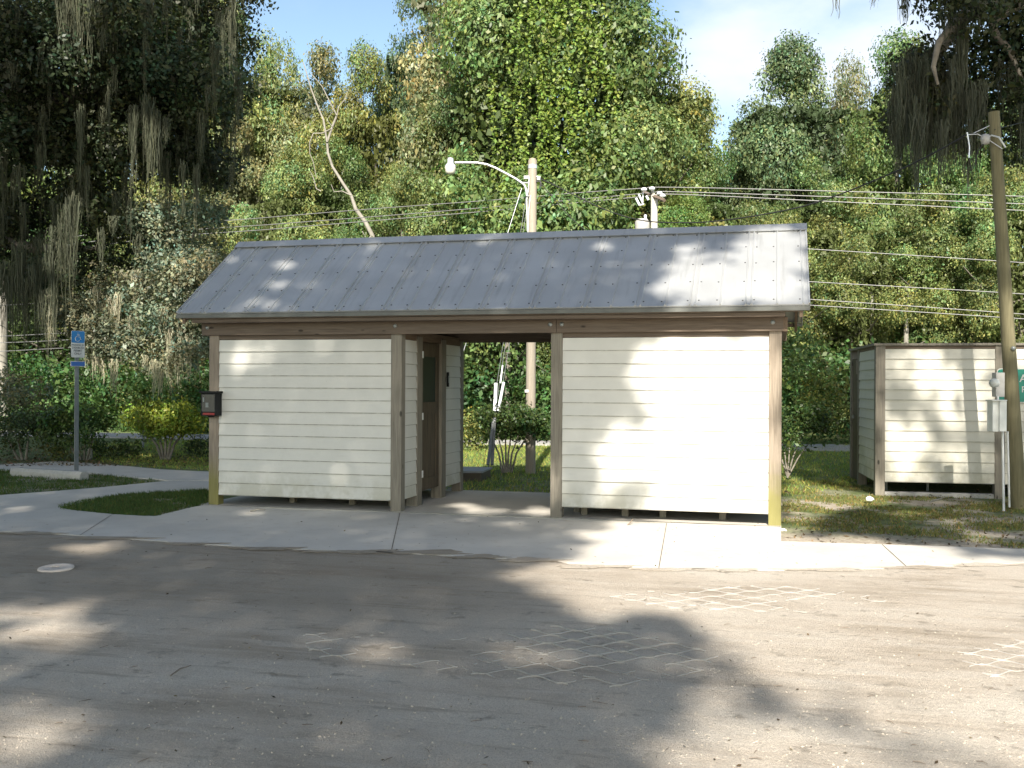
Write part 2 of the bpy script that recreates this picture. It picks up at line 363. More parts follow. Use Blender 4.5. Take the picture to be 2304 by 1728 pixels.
def sheet(name, poly, z, m, thick=.05, kind='structure'):
    s = MB(); n = len(poly)
    top = [(p[0], p[1], z) for p in poly]; bot = [(p[0], p[1], z - thick) for p in poly]
    s.add(top + bot, [tuple(range(n))] + [(i, i + n, (i+1) % n + n, (i+1) % n) for i in range(n)])
    o = s.build(name, m); tag(o, kind=kind); return o
def ccw(p):
    a = sum(p[i][0]*p[(i+1)%len(p)][1]-p[(i+1)%len(p)][0]*p[i][1] for i in range(len(p)))
    return p if a > 0 else p[::-1]
# gravel lot edge (photo: concrete/gravel line), then a big lot around the camera
edge_px = [(0,1196),(120,1201),(229,1208),(380,1219),(521,1229),(680,1237),(833,1242),(950,1243),(1021,1245),(1060,1251),(1094,1255),(1180,1259),(1260,1262),(1292,1273),(1420,1279),(1562,1283),(1760,1283),(1979,1279),(2140,1273),(2304,1266)]
edge = [gp(*p)[:2] for p in edge_px]
wob = lambda p, i: (p[0] + random.uniform(-.015, .015), p[1] + random.uniform(-.02, .02))
fine = []
for i in range(len(edge)-1):
    for k in range(8):
        t = k/8; fine.append((edge[i][0]*(1-t)+edge[i+1][0]*t + random.uniform(-.01,.01), edge[i][1]*(1-t)+edge[i+1][1]*t + random.uniform(-.022,.022)))
fine.append(tuple(edge[-1]))
dl = (edge[0]-edge[3]); dl = dl/np.linalg.norm(dl); dr = (edge[-1]-edge[-4]); dr = dr/np.linalg.norm(dr)
gl = [tuple(edge[0]+dl*30)] + fine + [tuple(edge[-1]+dr*30)]
gl += [(60, -60), (-60, -60)]
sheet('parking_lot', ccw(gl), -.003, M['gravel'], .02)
# concrete: slab under the building + front walk + left curving walks
isl1 = [(21,1057.5),(100,1058),(173,1063),(250,1069),(325.5,1075.6),(383.4,1080.3),(330,1086),(253,1093.7),(144.7,1102.7),(60,1109),(0,1113.5),(-200,1128),(-200,1052)]
isl2 = [(466.5,1100.9),(361.7,1106.3),(290,1111),(231.5,1119),(170,1129),(140,1136),(133.8,1140.7),(140,1145),(162.7,1148),(253,1157),(320,1161),(350.8,1161.3),(385,1153),(419.5,1144.3),(450,1137),(468,1133.5)]
# walkway split into quads between boundaries (upper edge -> lower edge)
def strip(name, up, lo, z, m):
    s = MB(); n = len(up)
    U = [gp(*p) for p in up]; Lo = [gp(*p) for p in lo]
    vs = [(p[0], p[1], z) for p in U] + [(p[0], p[1], z) for p in Lo] + [(p[0], p[1], z-.06) for p in U] + [(p[0], p[1], z-.06) for p in Lo]
    fs = [(i+n, i+1+n, i+1, i) for i in range(n-1)] + [(2*n+i, i, i+1, 2*n+i+1) for i in range(n-1)] + [(3*n+i+1, n+i+1, n+i, 3*n+i) for i in range(n-1)]
    fs += [(2*n, 3*n, n, 0), (n-1, 2*n-1, 4*n-1, 3*n-1)]
    s.add(vs, fs); return tag(s.build(name, m), kind='structure')
strip('path', [(-500,1080),(-200,1057),(0,1045.5),(70,1041),(137,1037.6),(190,1041),(253,1045.6),(361.7,1056),(410,1058.5),(466.5,1061),(560,1066)],
              [(-500,1110),(-200,1072),(0,1058),(70,1057.8),(100,1058),(173,1063),(250,1069),(325.5,1075.6),(383.4,1080.3),(466.5,1081),(560,1084)], 0.0, M['concrete'])
strip('path', [(-500,1165),(-200,1130),(0,1113.5),(60,1109),(144.7,1102.7),(253,1093.7),(330,1086),(384.4,1080.6),(466.5,1081.5),(560,1084.5)],
              [(-500,1330),(-200,1235),(0,1195),(60,1197),(133.8,1141),(231.5,1119),(290,1111),(361.7,1106.3),(466.5,1100.9),(560,1098)], -.0025, M['concrete'])
fw_up = [(0,1160),(60,1152),(133.8,1142),(162.7,1148),(253,1157),(320,1161),(350.8,1161.3),(385,1153),(419.5,1144.3),(468,1134.5),(620,1146),(878,1153),(1094,1162),(1239,1168),(1500,1177),(1757,1184.5),(1757.5,1218),(1850,1221),(1979,1225),(2140,1230),(2304,1236),(2700,1250)]
fw_lo = [(0,1196),(60,1198.4),(133.8,1202),(162.7,1204),(253,1210),(320,1215),(350.8,1217),(385,1220),(419.5,1222),(468,1225.6),(620,1234),(878,1243.3),(1094,1255.3),(1239,1261.5),(1500,1281),(1757,1283.2),(1758,1283.2),(1850,1281.5),(1979,1279.3),(2140,1273.4),(2304,1266.4),(2700,1252)]
strip('pavement', fw_up, fw_lo, .002, M['concrete'])
sheet('building_slab', [(-.12,-.03),(7.203,-.03),(7.203,2.68),(-.12,2.68)], .0055, M['concrete'], .08)
for i_, (px, py, w_, h_) in enumerate(((70,1198,60,2.6),(250,1209,90,3),(430,1222,70,2.5),(600,1232,80,3.5),(800,1239,110,4),(960,1240,90,5),(1080,1250,60,4),(1200,1257,70,4.5),(1330,1272,80,4),(1500,1279,90,3),(1640,1281,70,3),(1850,1280,90,3),(2060,1275,80,3),(2210,1269,70,3))):
    pol = []
    for k in range(22):
        a = 2*math.pi*k/22; q = 1+.28*math.sin(3*a+i_)+.2*math.sin(7*a+2*i_)+random.uniform(-.12,.12); pol.append(tuple(gp(px+w_*q*math.cos(a), py+h_*.75+h_*q*math.sin(a))[:2]))
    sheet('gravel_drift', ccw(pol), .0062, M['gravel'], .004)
jt = MB()
def jline(a, b, w=.006, z=.0075):
    a = np.array(a); b = np.array(b); d = (b-a)/np.linalg.norm(b-a); n_ = np.array([-d[1], d[0]])*w
    jt.add([(*(a-n_), z), (*(b-n_), z), (*(b+n_), z), (*(a+n_), z)], [(0,1,2,3)])
jline((-.12,-.034),(7.2,-.034), .007, .0055)
for a, b in (((1500,1178),(1482,1281)),((253,1158),(180,1205)),((1985,1226),(2040,1276)),((900,1154),(880,1243))):
    jline(gp(*a)[:2], gp(*b)[:2], .004, .0045)
jt.build('pavement_joints', M['underside'])['kind'] = 'structure'
sheet('road', [(-90,12.6),(-12,13.7),(1,14.15),(7.5,14.2),(60,14.6),(60,17.3),(7.5,16.7),(1,15.9),(-12,15.8),(-90,15.4)], .02, M['road'])

# ------------------------------------------------------------------ main building
X2, X3, X4, PW, DP = 2.516, 4.5415, 7.0614, .14, 2.619
ZS, ZT, ZB, ZBT = .132, 2.138, 2.198, 2.36
bld = empty('restroom_shelter', (3.6, 1.3, 0), 'cream lap-sided shelter with grey metal roof and an open passage through its middle', 'building')
def siding(a, b, n, z0, z1, nb, m, parent, lip=.013, th=.012, name='wall', back=True):
    """lap boards from point a to b (xy), outward normal n (xy)"""
    s = MB(); a = np.array(a); b = np.array(b); n = np.array(n); h = (z1-z0)/nb
    for i in range(nb):
        zb = z0+i*h; zt = zb+h+ (.004 if i < nb-1 else 0)
        w = random.uniform(-.0012, .0012)
        o_b = n*w; o_t = -n*(lip)+n*w
        P = [(*(a+o_b), zb), (*(b+o_b), zb), (*(b+o_t), zt), (*(a+o_t), zt)]
        Q = [(*(a+o_b-n*th), zb), (*(b+o_b-n*th), zb), (*(b+o_t-n*th), zt), (*(a+o_t-n*th), zt)]
        s.add(P+Q, [(0,1,2,3), (7,6,5,4), (0,4,5,1), (3,2,6,7), (0,3,7,4), (1,5,6,2)])
    if back:
        f = n*(lip+th+.004)
        s.add([(*(a-f), z0), (*(b-f), z0), (*(b-f), z1), (*(a-f), z1)], [(3,2,1,0)])
    return s.build(name, m, parent)
for i, (x, mm) in enumerate(((0,'post_green'),(X2,'post'),(X3,'post'),(X4,'post_green'))):
    p = MB(); p.box((x,0,0),(x+PW,PW,2.3)); p.build('post', M[mm], bld, bevel=.006)
    p = MB(); p.box((x,DP-PW,0),(x+PW,DP,2.3)); p.build('post', M['post'], bld, bevel=.006)
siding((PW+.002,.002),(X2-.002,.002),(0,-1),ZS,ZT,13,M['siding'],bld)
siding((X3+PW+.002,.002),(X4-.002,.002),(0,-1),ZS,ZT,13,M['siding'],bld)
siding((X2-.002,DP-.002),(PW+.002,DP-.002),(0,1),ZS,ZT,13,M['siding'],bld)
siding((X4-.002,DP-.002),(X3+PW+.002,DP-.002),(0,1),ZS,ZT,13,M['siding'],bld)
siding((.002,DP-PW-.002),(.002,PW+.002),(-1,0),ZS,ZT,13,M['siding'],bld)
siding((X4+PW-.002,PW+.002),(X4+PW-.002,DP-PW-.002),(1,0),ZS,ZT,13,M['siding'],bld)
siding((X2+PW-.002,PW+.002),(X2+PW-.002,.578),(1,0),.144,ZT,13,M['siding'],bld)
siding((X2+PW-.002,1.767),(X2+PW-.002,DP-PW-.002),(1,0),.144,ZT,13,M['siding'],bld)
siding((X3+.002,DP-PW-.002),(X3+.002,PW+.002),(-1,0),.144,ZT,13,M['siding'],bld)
for y0, y1 in ((.58,.77),(1.575,1.765)):
    p = MB(); p.box((X2+PW-.15,y0,0),(X2+PW+.006,y1,ZB)); p.build('door_post', M['post'], bld, bevel=.004)
# door
d = MB(); xd = X2+PW-.035
d.box((xd-.035,.776,.17),(xd,.90,2.13)); d.box((xd-.035,1.455,.17),(xd,1.57,2.13))
d.box((xd-.034,.90,.17),(xd-.001,1.455,.33)); d.box((xd-.034,.90,1.95),(xd-.001,1.455,2.13)); d.box((xd-.034,.90,1.18),(xd-.001,1.455,1.34))
d.box((xd-.03,.90,.33),(xd-.012,1.455,1.18))
door = d.build('door', M['door'], bld)
s = MB(); s.box((xd-.03,.90,1.34),(xd-.014,1.455,1.95)); s.build('door_screen', M['mesh_screen'], door)
for z in (1.967, 1.16, .403):
    h = MB(); h.box((xd-.002,.752,z-.045),(X2+PW+.010,.80,z+.045)); h.build('hinge', M['white_metal'], door)
h = MB(); h.box((X2+PW-.001,1.80,1.545),(X2+PW+.022,1.85,1.75)); h.build('door_plate', M['black'], bld)
h = MB(); h.box((X2+PW+.0225,1.812,1.60),(X2+PW+.0245,1.838,1.70)); h.build('plate_face', M['paper'], bld)
# beams, trim
def boxp(a, b_, m, name, parent=bld, bevel=.004):
    s = MB(); s.box(a, b_); return s.build(name, m, parent, bevel=bevel)
boxp((-.085,-.042,ZB),(4.615,-.003,ZBT), M['beam'], 'front_beam'); boxp((4.619,-.042,ZB),(7.215,-.003,ZBT), M['beam'], 'front_beam')
boxp((-.085,DP+.003,ZB),(7.28,DP+.042,ZBT), M['beam'], 'rear_beam'); boxp((-.085,DP-.19,ZB+.01),(7.28,DP-.145,ZBT), M['beam'], 'rear_beam')
boxp((-.042,-.001,ZB-.005),(-.003,DP,ZBT-.003), M['beam_y'], 'side_beam'); boxp((X4+PW+.003,-.035,ZB-.005),(X4+PW+.062,DP,ZBT-.003), M['beam_y'], 'side_beam')
for a, b_ in ((PW, X2), (X3+PW, X4)):
    boxp((a+.001,.018,ZT+.003),(b_-.001,.055,ZB+.06), M['beam'], 'top_trim')
    boxp((a+.001,DP-.055,ZT+.003),(b_-.001,DP-.018,ZB+.06), M['beam'], 'top_trim')
boxp((X2+.01,.142,ZT+.003),(X2+PW-.01,DP-.142,ZB+.06), M['beam_y'], 'top_trim'); boxp((X3+.01,.142,ZT+.003),(X3+PW-.01,DP-.142,ZB+.06), M['beam_y'], 'top_trim')
for x in (.0, X2+.07, X3+.0, X3+.14, X4+.04):
    s = MB(); Mx = Matrix.Rotation(math.radians(90), 4, 'X'); s.lathe([(0,.020),(.016,.018),(.024,.008),(.026,0)], (x, -.042, 2.298), 12, Mx); s.build('bolt', M['bolt'], bld)
# ceiling of passage and soffit, rafters
YR = DP/2; EY, EZ, RZ = -.286, 2.478, 3.575; RX0, RX1 = -.303, 7.496
sl = (RZ-EZ)/(YR-EY)
boxp((-.2,-.262,2.40),(7.42,-.225,2.452), M['beam'], 'fascia'); boxp((-.12,-.222,2.352),(7.235,-.16,2.398), M['beam'], 'eave_strip')
boxp((-.2,DP+.225,2.40),(7.42,DP+.262,2.452), M['beam'], 'fascia')
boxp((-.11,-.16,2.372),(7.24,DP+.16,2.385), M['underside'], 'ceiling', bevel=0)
for sx in (RX0+.07, RX1-.11):
    s = MB()
    for sg in (0, 1):
        y0, y1 = (EY+.03, YR) if sg == 0 else (2*YR-EY-.03, YR)
        za, zb = EZ-.04, EZ-.04+sl*(YR-EY-.03)
        s.add([(sx,y0,za-.10),(sx+.035,y0,za-.10),(sx+.035,y1,zb-.10),(sx,y1,zb-.10),(sx,y0,za),(sx+.035,y0,za),(sx+.035,y1,zb),(sx,y1,zb)],
              [(0,3,2,1),(4,5,6,7),(0,1,5,4),(1,2,6,5),(2,3,7,6),(3,0,4,7)])
    s.build('barge_rafter', M['beam_y'], bld)
# gable walls
for x, nn in ((.03, -1), (X4+PW-.03, 1)):
    s = MB(); s.add([(x,-.1,2.36),(x,DP+.1,2.36),(x,YR,2.36+sl*(YR+.1)),(x+.02,-.1,2.36),(x+.02,DP+.1,2.36),(x+.02,YR,2.36+sl*(YR+.1))], [(0,2,1),(3,4,5),(0,1,4,3),(1,2,5,4),(2,0,3,5)])
    s.build('gable', M['siding'], bld)
# roof
rf = MB(); nv = np.array([0, -sl, 1.]); nv /= np.linalg.norm(nv); sd_ = np.array([0, 1., sl]); SL = (YR-EY)*math.sqrt(1+sl*sl); sd_ /= np.linalg.norm(sd_)
def rp(x, t, h, back=False):
    p = np.array([x, EY, EZ]) + sd_*t + nv*h
    if back: p[1] = 2*YR - p[1]
    return tuple(p)
ribs = [7.455-.3077*i for i in range(26)]
for bk in (False, True):
    def q(*a): rf.add([rp(x, t, h, bk) for x, t, h in a], [(0,1,2,3)] if not bk else [(3,2,1,0)])
    prof = [(RX0, 0)]
    for i, x in enumerate(reversed(ribs)):
        big = (len(ribs)-1-i) % 2 == 0
        w, tw, hh = (.011, .006, .019)
        for xc in ((x-.03, x+.03) if big else (x,)): prof += [(xc-w, 0), (xc-tw, hh), (xc+tw, hh), (xc+w, 0)]
    prof = [p for p in prof if p[0] > RX0-.001 and p[0] < RX1]; prof.append((RX1, 0))
    prof.sort(key=lambda p: p[0])
    for (xa, ha), (xb, hb) in zip(prof[:-1], prof[1:]):
        q((xa, 0, ha), (xb, 0, hb), (xb, SL, hb), (xa, SL, ha))
        q((xb, -.0, hb-.012), (xb, 0, hb), (xa, 0, ha), (xa, 0, ha-.012)) if False else None
        q((xb, 0, ha-.02), (xa, 0, hb-.02), (xa, SL, hb-.02), (xb, SL, ha-.02))
        q((xa, 0, -.02), (xb, 0, -.02), (xb, 0, hb), (xa, 0, ha))
roof = rf.build('roof', M['roof'], bld)
sc = MB()
for i, x in enumerate(ribs):
    for t in (.055, .28, .51, .72, .915):
        for dx in ((-.062, .062) if i % 2 == 0 else (-.042,)):
            if RX0+.02 < x+dx < RX1-.01:
                c = np.array(rp(x+dx+random.uniform(-.006,.006), t*SL+random.uniform(-.012,.012), .0)); a_ = np.array([1.,0,0])
                vs = []
                for r_, h_ in ((.0115, .001), (.0095, .005), (.004, .008)):
                    for k in range(7): an = 2*math.pi*k/7; vs.append(c + r_*(a_*math.cos(an)+sd_*math.sin(an)) + nv*h_)
                sc.add(vs, [(j*7+k, j*7+(k+1)%7, (j+1)*7+(k+1)%7, (j+1)*7+k) for j in range(2) for k in range(7)]+[tuple(range(14,21))], True)
o = sc.build('roof_screws', M['screw'], roof); o['kind'] = 'stuff'
rc = MB()
for bk in (False, True):
    W_ = .145
    vsr = [rp(x, SL-W_, .024, bk) for x in (RX0-.006, RX1+.006)] + [rp(x, SL, .034, bk) for x in (RX1+.006, RX0-.006)]
    vsb = [rp(x, SL-W_, .010, bk) for x in (RX0-.006, RX1+.006)]
    lip = [rp(x, SL-W_-.012, .026, bk) for x in (RX0-.006, RX1+.006)]
    if not bk: rc.add(vsr, [(0,1,2,3)]); rc.add(lip+vsr[:2], [(0,1,3,2)]); rc.add(vsb+lip, [(0,1,3,2)])
    else: rc.add(vsr, [(3,2,1,0)]); rc.add(lip+vsr[:2], [(2,3,1,0)])
for x in (RX0-.006, RX1+.006):
    rc.add([rp(x, SL-W_, .0), rp(x, SL-W_, .024), rp(x, SL, .034), rp(x, SL-W_, .024, True), rp(x, SL-W_, .0, True)], [(0,1,2,3,4)])
rc.build('ridge_cap', M['roof'], roof)
for sg in (0, 1):
    s = MB(); y0, y1 = (EY-.004, EY+.012) if sg == 0 else (2*YR-EY-.012, 2*YR-EY+.004)
    s.box((RX0, y0, EZ-.068), (RX1, y1, EZ-.021)); s.build('drip_edge', M['flashing'], roof)
for x0 in (RX0-.002, RX1-.010):   # rake trim
    s = MB()
    for bk in (False, True):
        s.add([rp(x0, 0, -.06, bk), rp(x0+.012, 0, -.06, bk), rp(x0+.012, 0, .012, bk), rp(x0, 0, .012, bk), rp(x0, SL, -.06, bk), rp(x0+.012, SL, -.06, bk), rp(x0+.012, SL, .012, bk), rp(x0, SL, .012, bk)],
              [(0,1,2,3),(4,7,6,5),(0,4,5,1),(3,2,6,7),(0,3,7,4),(1,5,6,2)])
    s.build('rake_trim', M['roof'], roof)
for x in (.9, 1.75, 2.3, 4.72, 4.85, 5.35, 5.8, 6.5):
    s = MB(); y = .5 if x < 3 else (.35 if x > 4.8 else .55); s.box((x,y,0),(x+.075,y+.075,.2)); s.build('floor_block', M['post'], bld)
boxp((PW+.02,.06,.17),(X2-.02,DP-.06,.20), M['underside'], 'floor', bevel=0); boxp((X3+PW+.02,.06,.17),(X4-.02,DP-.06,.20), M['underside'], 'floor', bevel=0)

# ------------------------------------------------------------------ brochure box on the first post
bx = empty('brochure_box', (.07, -.1, 1.15), 'small black box with clear window and red base strip on the far-left post', 'box')
s = MB(); s.box((-.035,-.14,1.16),(.188,-.001,1.45)); s.build('box_body', M['black'], bx, bevel=.006)
s = MB(); s.box((-.05,-.16,1.452),(.205,-.0015,1.478)); s.build('lid', M['black'], bx, bevel=.006)
s = MB(); s.box((-.015,-.146,1.215),(.168,-.141,1.435)); s.build('window', M['darkgrey'], bx)
s = MB(); s.box((.04,-.150,1.27),(.082,-.1475,1.33)); s.box((.0,-.150,1.34),(.02,-.1475,1.40)); s.build('leaflet', M['paper'], bx)
s = MB(); s.box((.0,-.148,1.172),(.165,-.1412,1.200)); s.build('red_strip', M['red'], bx)
s = MB(); s.lathe([(0,-.02),(.035,-.017),(.05,0)], (.075,-.07,1.158), 12); s.build('base_knob', M['black'], bx)

# ------------------------------------------------------------------ second enclosure (right)
A2 = np.array([8.60, 4.42]); an2 = math.radians(3.9); U2 = np.array([math.cos(an2), math.sin(an2)]); V2 = np.array([-math.sin(an2), math.cos(an2)])
def P2(u, v): return A2 + U2*u + V2*v
b2 = empty('siding_enclosure', (*P2(2, 1.4), 0), 'roofless cream lap-sided enclosure with wooden cap rail beside the leaning pole', 'building')
R2 = Matrix.Translation((A2[0], A2[1], 0)) @ Matrix.Rotation(an2, 4, 'Z')
def box2(a, b_, m, name, bev=.005): s = MB(); s.box(a, b_, R2); return s.build(name, m, b2, bevel=bev)
LX, LY = 4.0, 2.72
for u, v in ((0,0),(1.69,0),(3.86,0),(3.86,LY-.14),(0,LY-.14),(1.7,LY-.14)): box2((u,v,-.16),(u+.14,v+.14,2.19), M['post'], 'post')
box2((0,1.70,-.16),(.14,1.84,2.19), M['post'], 'post')
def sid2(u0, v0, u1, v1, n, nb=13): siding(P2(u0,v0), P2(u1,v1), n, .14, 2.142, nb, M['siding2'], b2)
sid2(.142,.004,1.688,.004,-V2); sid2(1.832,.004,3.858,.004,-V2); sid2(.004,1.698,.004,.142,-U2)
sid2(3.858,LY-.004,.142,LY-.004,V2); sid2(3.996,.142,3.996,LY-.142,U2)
box2((-.03,-.03,2.192),(LX+.03,.17,2.229), M['post'], 'cap_rail'); box2((-.03,.172,2.192),(.17,LY+.02,2.229), M['post'], 'cap_rail')
box2((LX-.17,.172,2.192),(LX+.03,LY+.02,2.229), M['post'], 'cap_rail'); box2((.172,LY-.17,2.192),(LX-.172,LY+.02,2.228), M['post'], 'cap_rail')
for u0, u1 in ((.142,1.688),(1.832,3.858)): box2((u0,.008,2.144),(u1,.045,2.19), M['beam'], 'top_trim')
box2((.008,.142,2.144),(.045,1.698,2.19), M['beam_y'], 'top_trim')
s = MB(); s.box((.03,1.85,-.02),(.065,LY-.15,2.05), R2); dr2 = s.build('door', M['door'], b2)
s = MB(); s.box((.0,2.4,1.02),(.028,2.48,1.08), R2); s.build('door_latch', M['galv'], dr2)
box2((-.01,1.86,1.78),(.02,1.92,2.02), M['post_green'], 'door_bracket')
box2((.142,.03,-.14),(1.688,.14,-.012), M['stop'], 'sill')
for u in (.30,.92): box2((u,.9,-.1),(u+.03,.94,.3), M['galv'], 'floor_leg', 0)
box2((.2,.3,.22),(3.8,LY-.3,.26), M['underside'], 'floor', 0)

# ------------------------------------------------------------------ green sign on enclosure
def onb2(px, py, off=0.0): return onp(px, py, (-V2[0], -V2[1], 0), (*(A2 - V2*off), 0))
g0 = onb2(2243, 829, .02); u_l = float((g0[:2]-A2) @ U2); z_t = g0[2]; z_b = onb2(2250, 906, .02)[2]
gs = empty('green_sign', tuple(g0), 'green white-bordered sign starting with A and R, behind the leaning pole', 'sign')
def rrect(u0, z0, u1, z1, r, v0, v1, name, m, par, Rm=R2):
    s = MB(); pts = []
    for cx, cz, a0 in ((u1-r, z1-r, 0), (u0+r, z1-r, 90), (u0+r, z0+r, 180), (u1-r, z0+r, 270)):
        for k in range(6): a = math.radians(a0+k*18); pts.append((cx+r*math.cos(a), cz+r*math.sin(a)))
    n = len(pts); vs = [tuple(Rm @ Vector((x, v0, z))) for x, z in pts] + [tuple(Rm @ Vector((x, v1, z))) for x, z in pts]
    s.add(vs, [tuple(range(n-1,-1,-1)), tuple(range(n, 2*n))] + [(i, (i+1)%n, (i+1)%n+n, i+n) for i in range(n)])
    return s.build(name, m, par)
rrect(u_l, z_b, u_l+.92, z_t, .05, -.022, -.014, 'sign_border', M['signwhite'], gs)
rrect(u_l+.012, z_b+.012, u_l+.908, z_t-.012, .042, -.0245, -.0222, 'sign_face', M['green'], gs)
def text(body, size, loc, rot, m, parent, name='lettering', align='LEFT', ext=.0006):
    c = bpy.data.curves.new(name, 'FONT'); c.body = body; c.size = size; c.extrude = ext; c.align_x = align; c.align_y = 'BOTTOM'; c.offset = size*.012
    c.materials.append(m); o = bpy.data.objects.new(name, c); COL.objects.link(o); me_ = bpy.data.meshes.new_from_object(o); bpy.data.objects.remove(o); me_.name = name; o = bpy.data.objects.new(name, me_); COL.objects.link(o); o.location = tuple(loc); o.rotation_euler = rot
    o.parent = parent; o.matrix_parent_inverse = Matrix.LocRotScale(parent.location, parent.rotation_euler, parent.scale).inverted(); return o
for ch, px, y0, y1 in (('A', 2294, 864, 847.5), ('R', 2298, 886.5, 873)):
    pa = onb2(px, y0, .026); pb = onb2(px, y1, .026)
    text(ch, (pb[2]-pa[2])/.70, pa, (math.radians(90), 0, an2), M['signwhite'], gs)

# ------------------------------------------------------------------ leaning pole with meter boxes and service drop
lp = empty('leaning_pole', (10.335, 3.2, -.08), 'leaning mossy wooden utility pole at the right edge', 'utility pole')
s = MB(); pb_, pt_ = np.array([10.335,3.2,-.1]), np.array([9.98,3.12,5.30])
s.tube([pb_+(pt_-pb_)*t for t in np.linspace(0,1,9)], list(np.linspace(.101,.0735,9)), 18); s.build('pole_shaft', M['pole_mossy'], lp)
s = MB(); q = at(2280, 784, 13.78); s.lathe([(0,-.02),(.02,-.018),(.03,0)], tuple(q), 10, Matrix.Rotation(math.radians(-90),4,'X')); s.build('pole_tag', M['bolt'], lp)
wh = at(2222, 315, 13.85)
s = MB(); s.tube([wh+np.array([-.02,0,.0]), wh+np.array([.05,0,.06]), wh+np.array([.12,-.12,.0]), wh+np.array([.2,-.12,-.14])], .012, 8)
s.build('service_conduit', M['pipe'], lp)
s = MB(); s.lathe([(0,.07),(.05,.05),(.065,0),(.05,-.07),(0,-.08)], tuple(at(2217,312,13.8)), 12); s.build('weatherhead', M['boxgrey'], lp)
s = MB(); s.tube([at(2217,318,13.8), at(2200,340,13.8), at(2194,370,13.8), at(2185,385,13.8), at(2180,350,13.8), at(2177,305,13.8)], .008, 6); s.build('drip_loop', M['cable'], lp)
s = MB(); s.tube([at(2176,298,13.8), at(2181,330,13.8), at(2180,355,13.8)], .012, 6); s.tube([at(2176,303,13.8), at(2200,302,13.8), at(2225,315,13.8), at(2255,335,13.8)], .006, 6); s.tube([at(2190,300,13.8), at(2226,283,13.85)], .005, 6)
s.build('cable_clamp', M['alu'], lp)
# meter box
mbx = empty('electric_meter', tuple(at(2250, 900, 13.35)), 'grey electric meter box with round glass above the white panel box', 'electric meter')
def quadbox(px0, px1, py0, py1, d, depth, m, name, par, yaw_=None):
    a = at(px0, py1, d); b_ = at(px1, py0, d); w = np.linalg.norm((b_-a)[:2]); h = b_[2]-a[2]
    ang = yaw if yaw_ is None else yaw_
    Mx = Matrix.Translation(tuple(a)) @ Matrix.Rotation(ang, 4, 'Z')
    s = MB(); s.box((0,0,0),(w,depth,h), Mx); return s.build(name, m, par, bevel=.004)
quadbox(2241, 2261, 838.5, 893, 13.38, .12, M['boxgrey'], 'meter_housing', mbx)
s = MB(); Mx = Matrix.Rotation(yaw+math.radians(20),4,'Z') @ Matrix.Rotation(math.radians(-90),4,'Y'); s.lathe([(.062,0),(.062,.05),(.05,.075),(.0,.085)], tuple(at(2241.5,862,13.42)), 16, Mx); s.build('meter_glass', M['glass'], mbx)
pnx = empty('panel_box', tuple(at(2250, 940, 13.25)), 'white electrical panel box on two pipes at foot of leaning pole', 'electrical box')
quadbox(2233.5, 2249.5, 902, 971.5, 13.24, .16, M['boxwhite'], 'box_side', pnx)
quadbox(2249.8, 2265.5, 902.5, 971, 13.2, .16, M['boxwhite'], 'box_cover', pnx)
quadbox(2232.5, 2266.5, 900, 902.2, 13.18, .20, M['boxwhite'], 'box_hood', pnx)
s = MB(); s.tube([at(2256,971,13.32), at(2257,1050,13.28), at(2258.3,1150,13.22)], .016, 8); s.build('pipe', M['pipe'], pnx)
s = MB(); s.tube([at(2267,971,13.5), at(2269,1050,13.5), at(2271,1141,13.6)], .014, 8); s.build('pipe', M['pipe'], pnx)
s = MB(); s.tube([at(2245.5,892,13.32), at(2246,903,13.3)], .012, 8); s.build('nipple', M['pipe'], pnx)

# ------------------------------------------------------------------ street light pole behind the roof
UP = gp(1193.5, 1063); ud = dep(UP)
up = empty('street_light_pole', tuple(UP), 'grey wooden pole with a curved street light arm behind the shelter', 'utility pole')
ztop = at(1194, 357, ud)[2]
s = MB(); s.tube([UP+np.array([0,0,-.05]), UP+np.array([.0,0,2.5]), np.array([UP[0]+.012,UP[1],ztop-.04]), np.array([UP[0]+.012,UP[1],ztop])], [.092,.086,.078,.055], 18); s.build('pole_shaft', M['pole'], up)
s = MB(); b0 = np.array([UP[0]+.012,UP[1],at(1194,380,ud)[2]]); s.tube([b0, b0+np.array([0,0,.07])], .0835, 18); s.build('metal_band', M['alu'], up)
arm_px = [(1186,441),(1184,428),(1181,418),(1176,413),(1160,402),(1138,390),(1115,378),(1095,370),(1075,366.5),(1050,366),(1024,366)]
s = MB(); s.tube([at(x, y, ud-.12) for x, y in arm_px], .021, 10); s.tube([at(1173,411.5,ud-.12), at(1192,411.5,ud-.02)], .016, 8); s.tube([at(1186,441,ud-.12), at(1192,441,ud-.02)], .016, 8)
arm = s.build('lamp_arm', M['alu'], up)
lc = at(1013.5, 366, ud-.12); 
s = MB(); s.lathe([(0,.085),(.045,.083),(.055,.06),(.057,-.005),(.075,-.03),(.098,-.055),(.102,-.075)], tuple(lc), 20); lum = s.build('luminaire', M['alu'], up)
s = MB(); s.lathe([(.100,-.075),(.100,-.10),(.088,-.17),(.074,-.19),(.06,-.205),(0,-.21)], tuple(lc), 20); s.build('lamp_lens', M['lens'], lum)
s = MB(); s.tube([at(1191,398,ud-.1), at(1189,425,ud-.1), at(1185,450,ud-.1), at(1187,520,ud-.1)], .012, 6); s.tube([at(1194,440,ud-.1), at(1190,470,ud-.1), at(1186.5,560,ud-.1)], .010, 6); s.build('riser_cables', M['pipe'], up)
s = MB(); s.box((-.05,-.12,-.03),(.05,-.07,.03), Matrix.Translation((UP[0]-.07,UP[1],at(1184,401,ud)[2]))); s.build('junction', M['boxgrey'], up)
s = MB(); s.lathe([(0,.03),(.03,.02),(.035,-.03),(0,-.04)], tuple(at(1212,401,ud-.06)), 8, None); s.tube([at(1207,397,ud-.08), at(1216,399,ud-.08)], .012, 6); s.build('insulator', M['porcelain'], up)
s = MB()
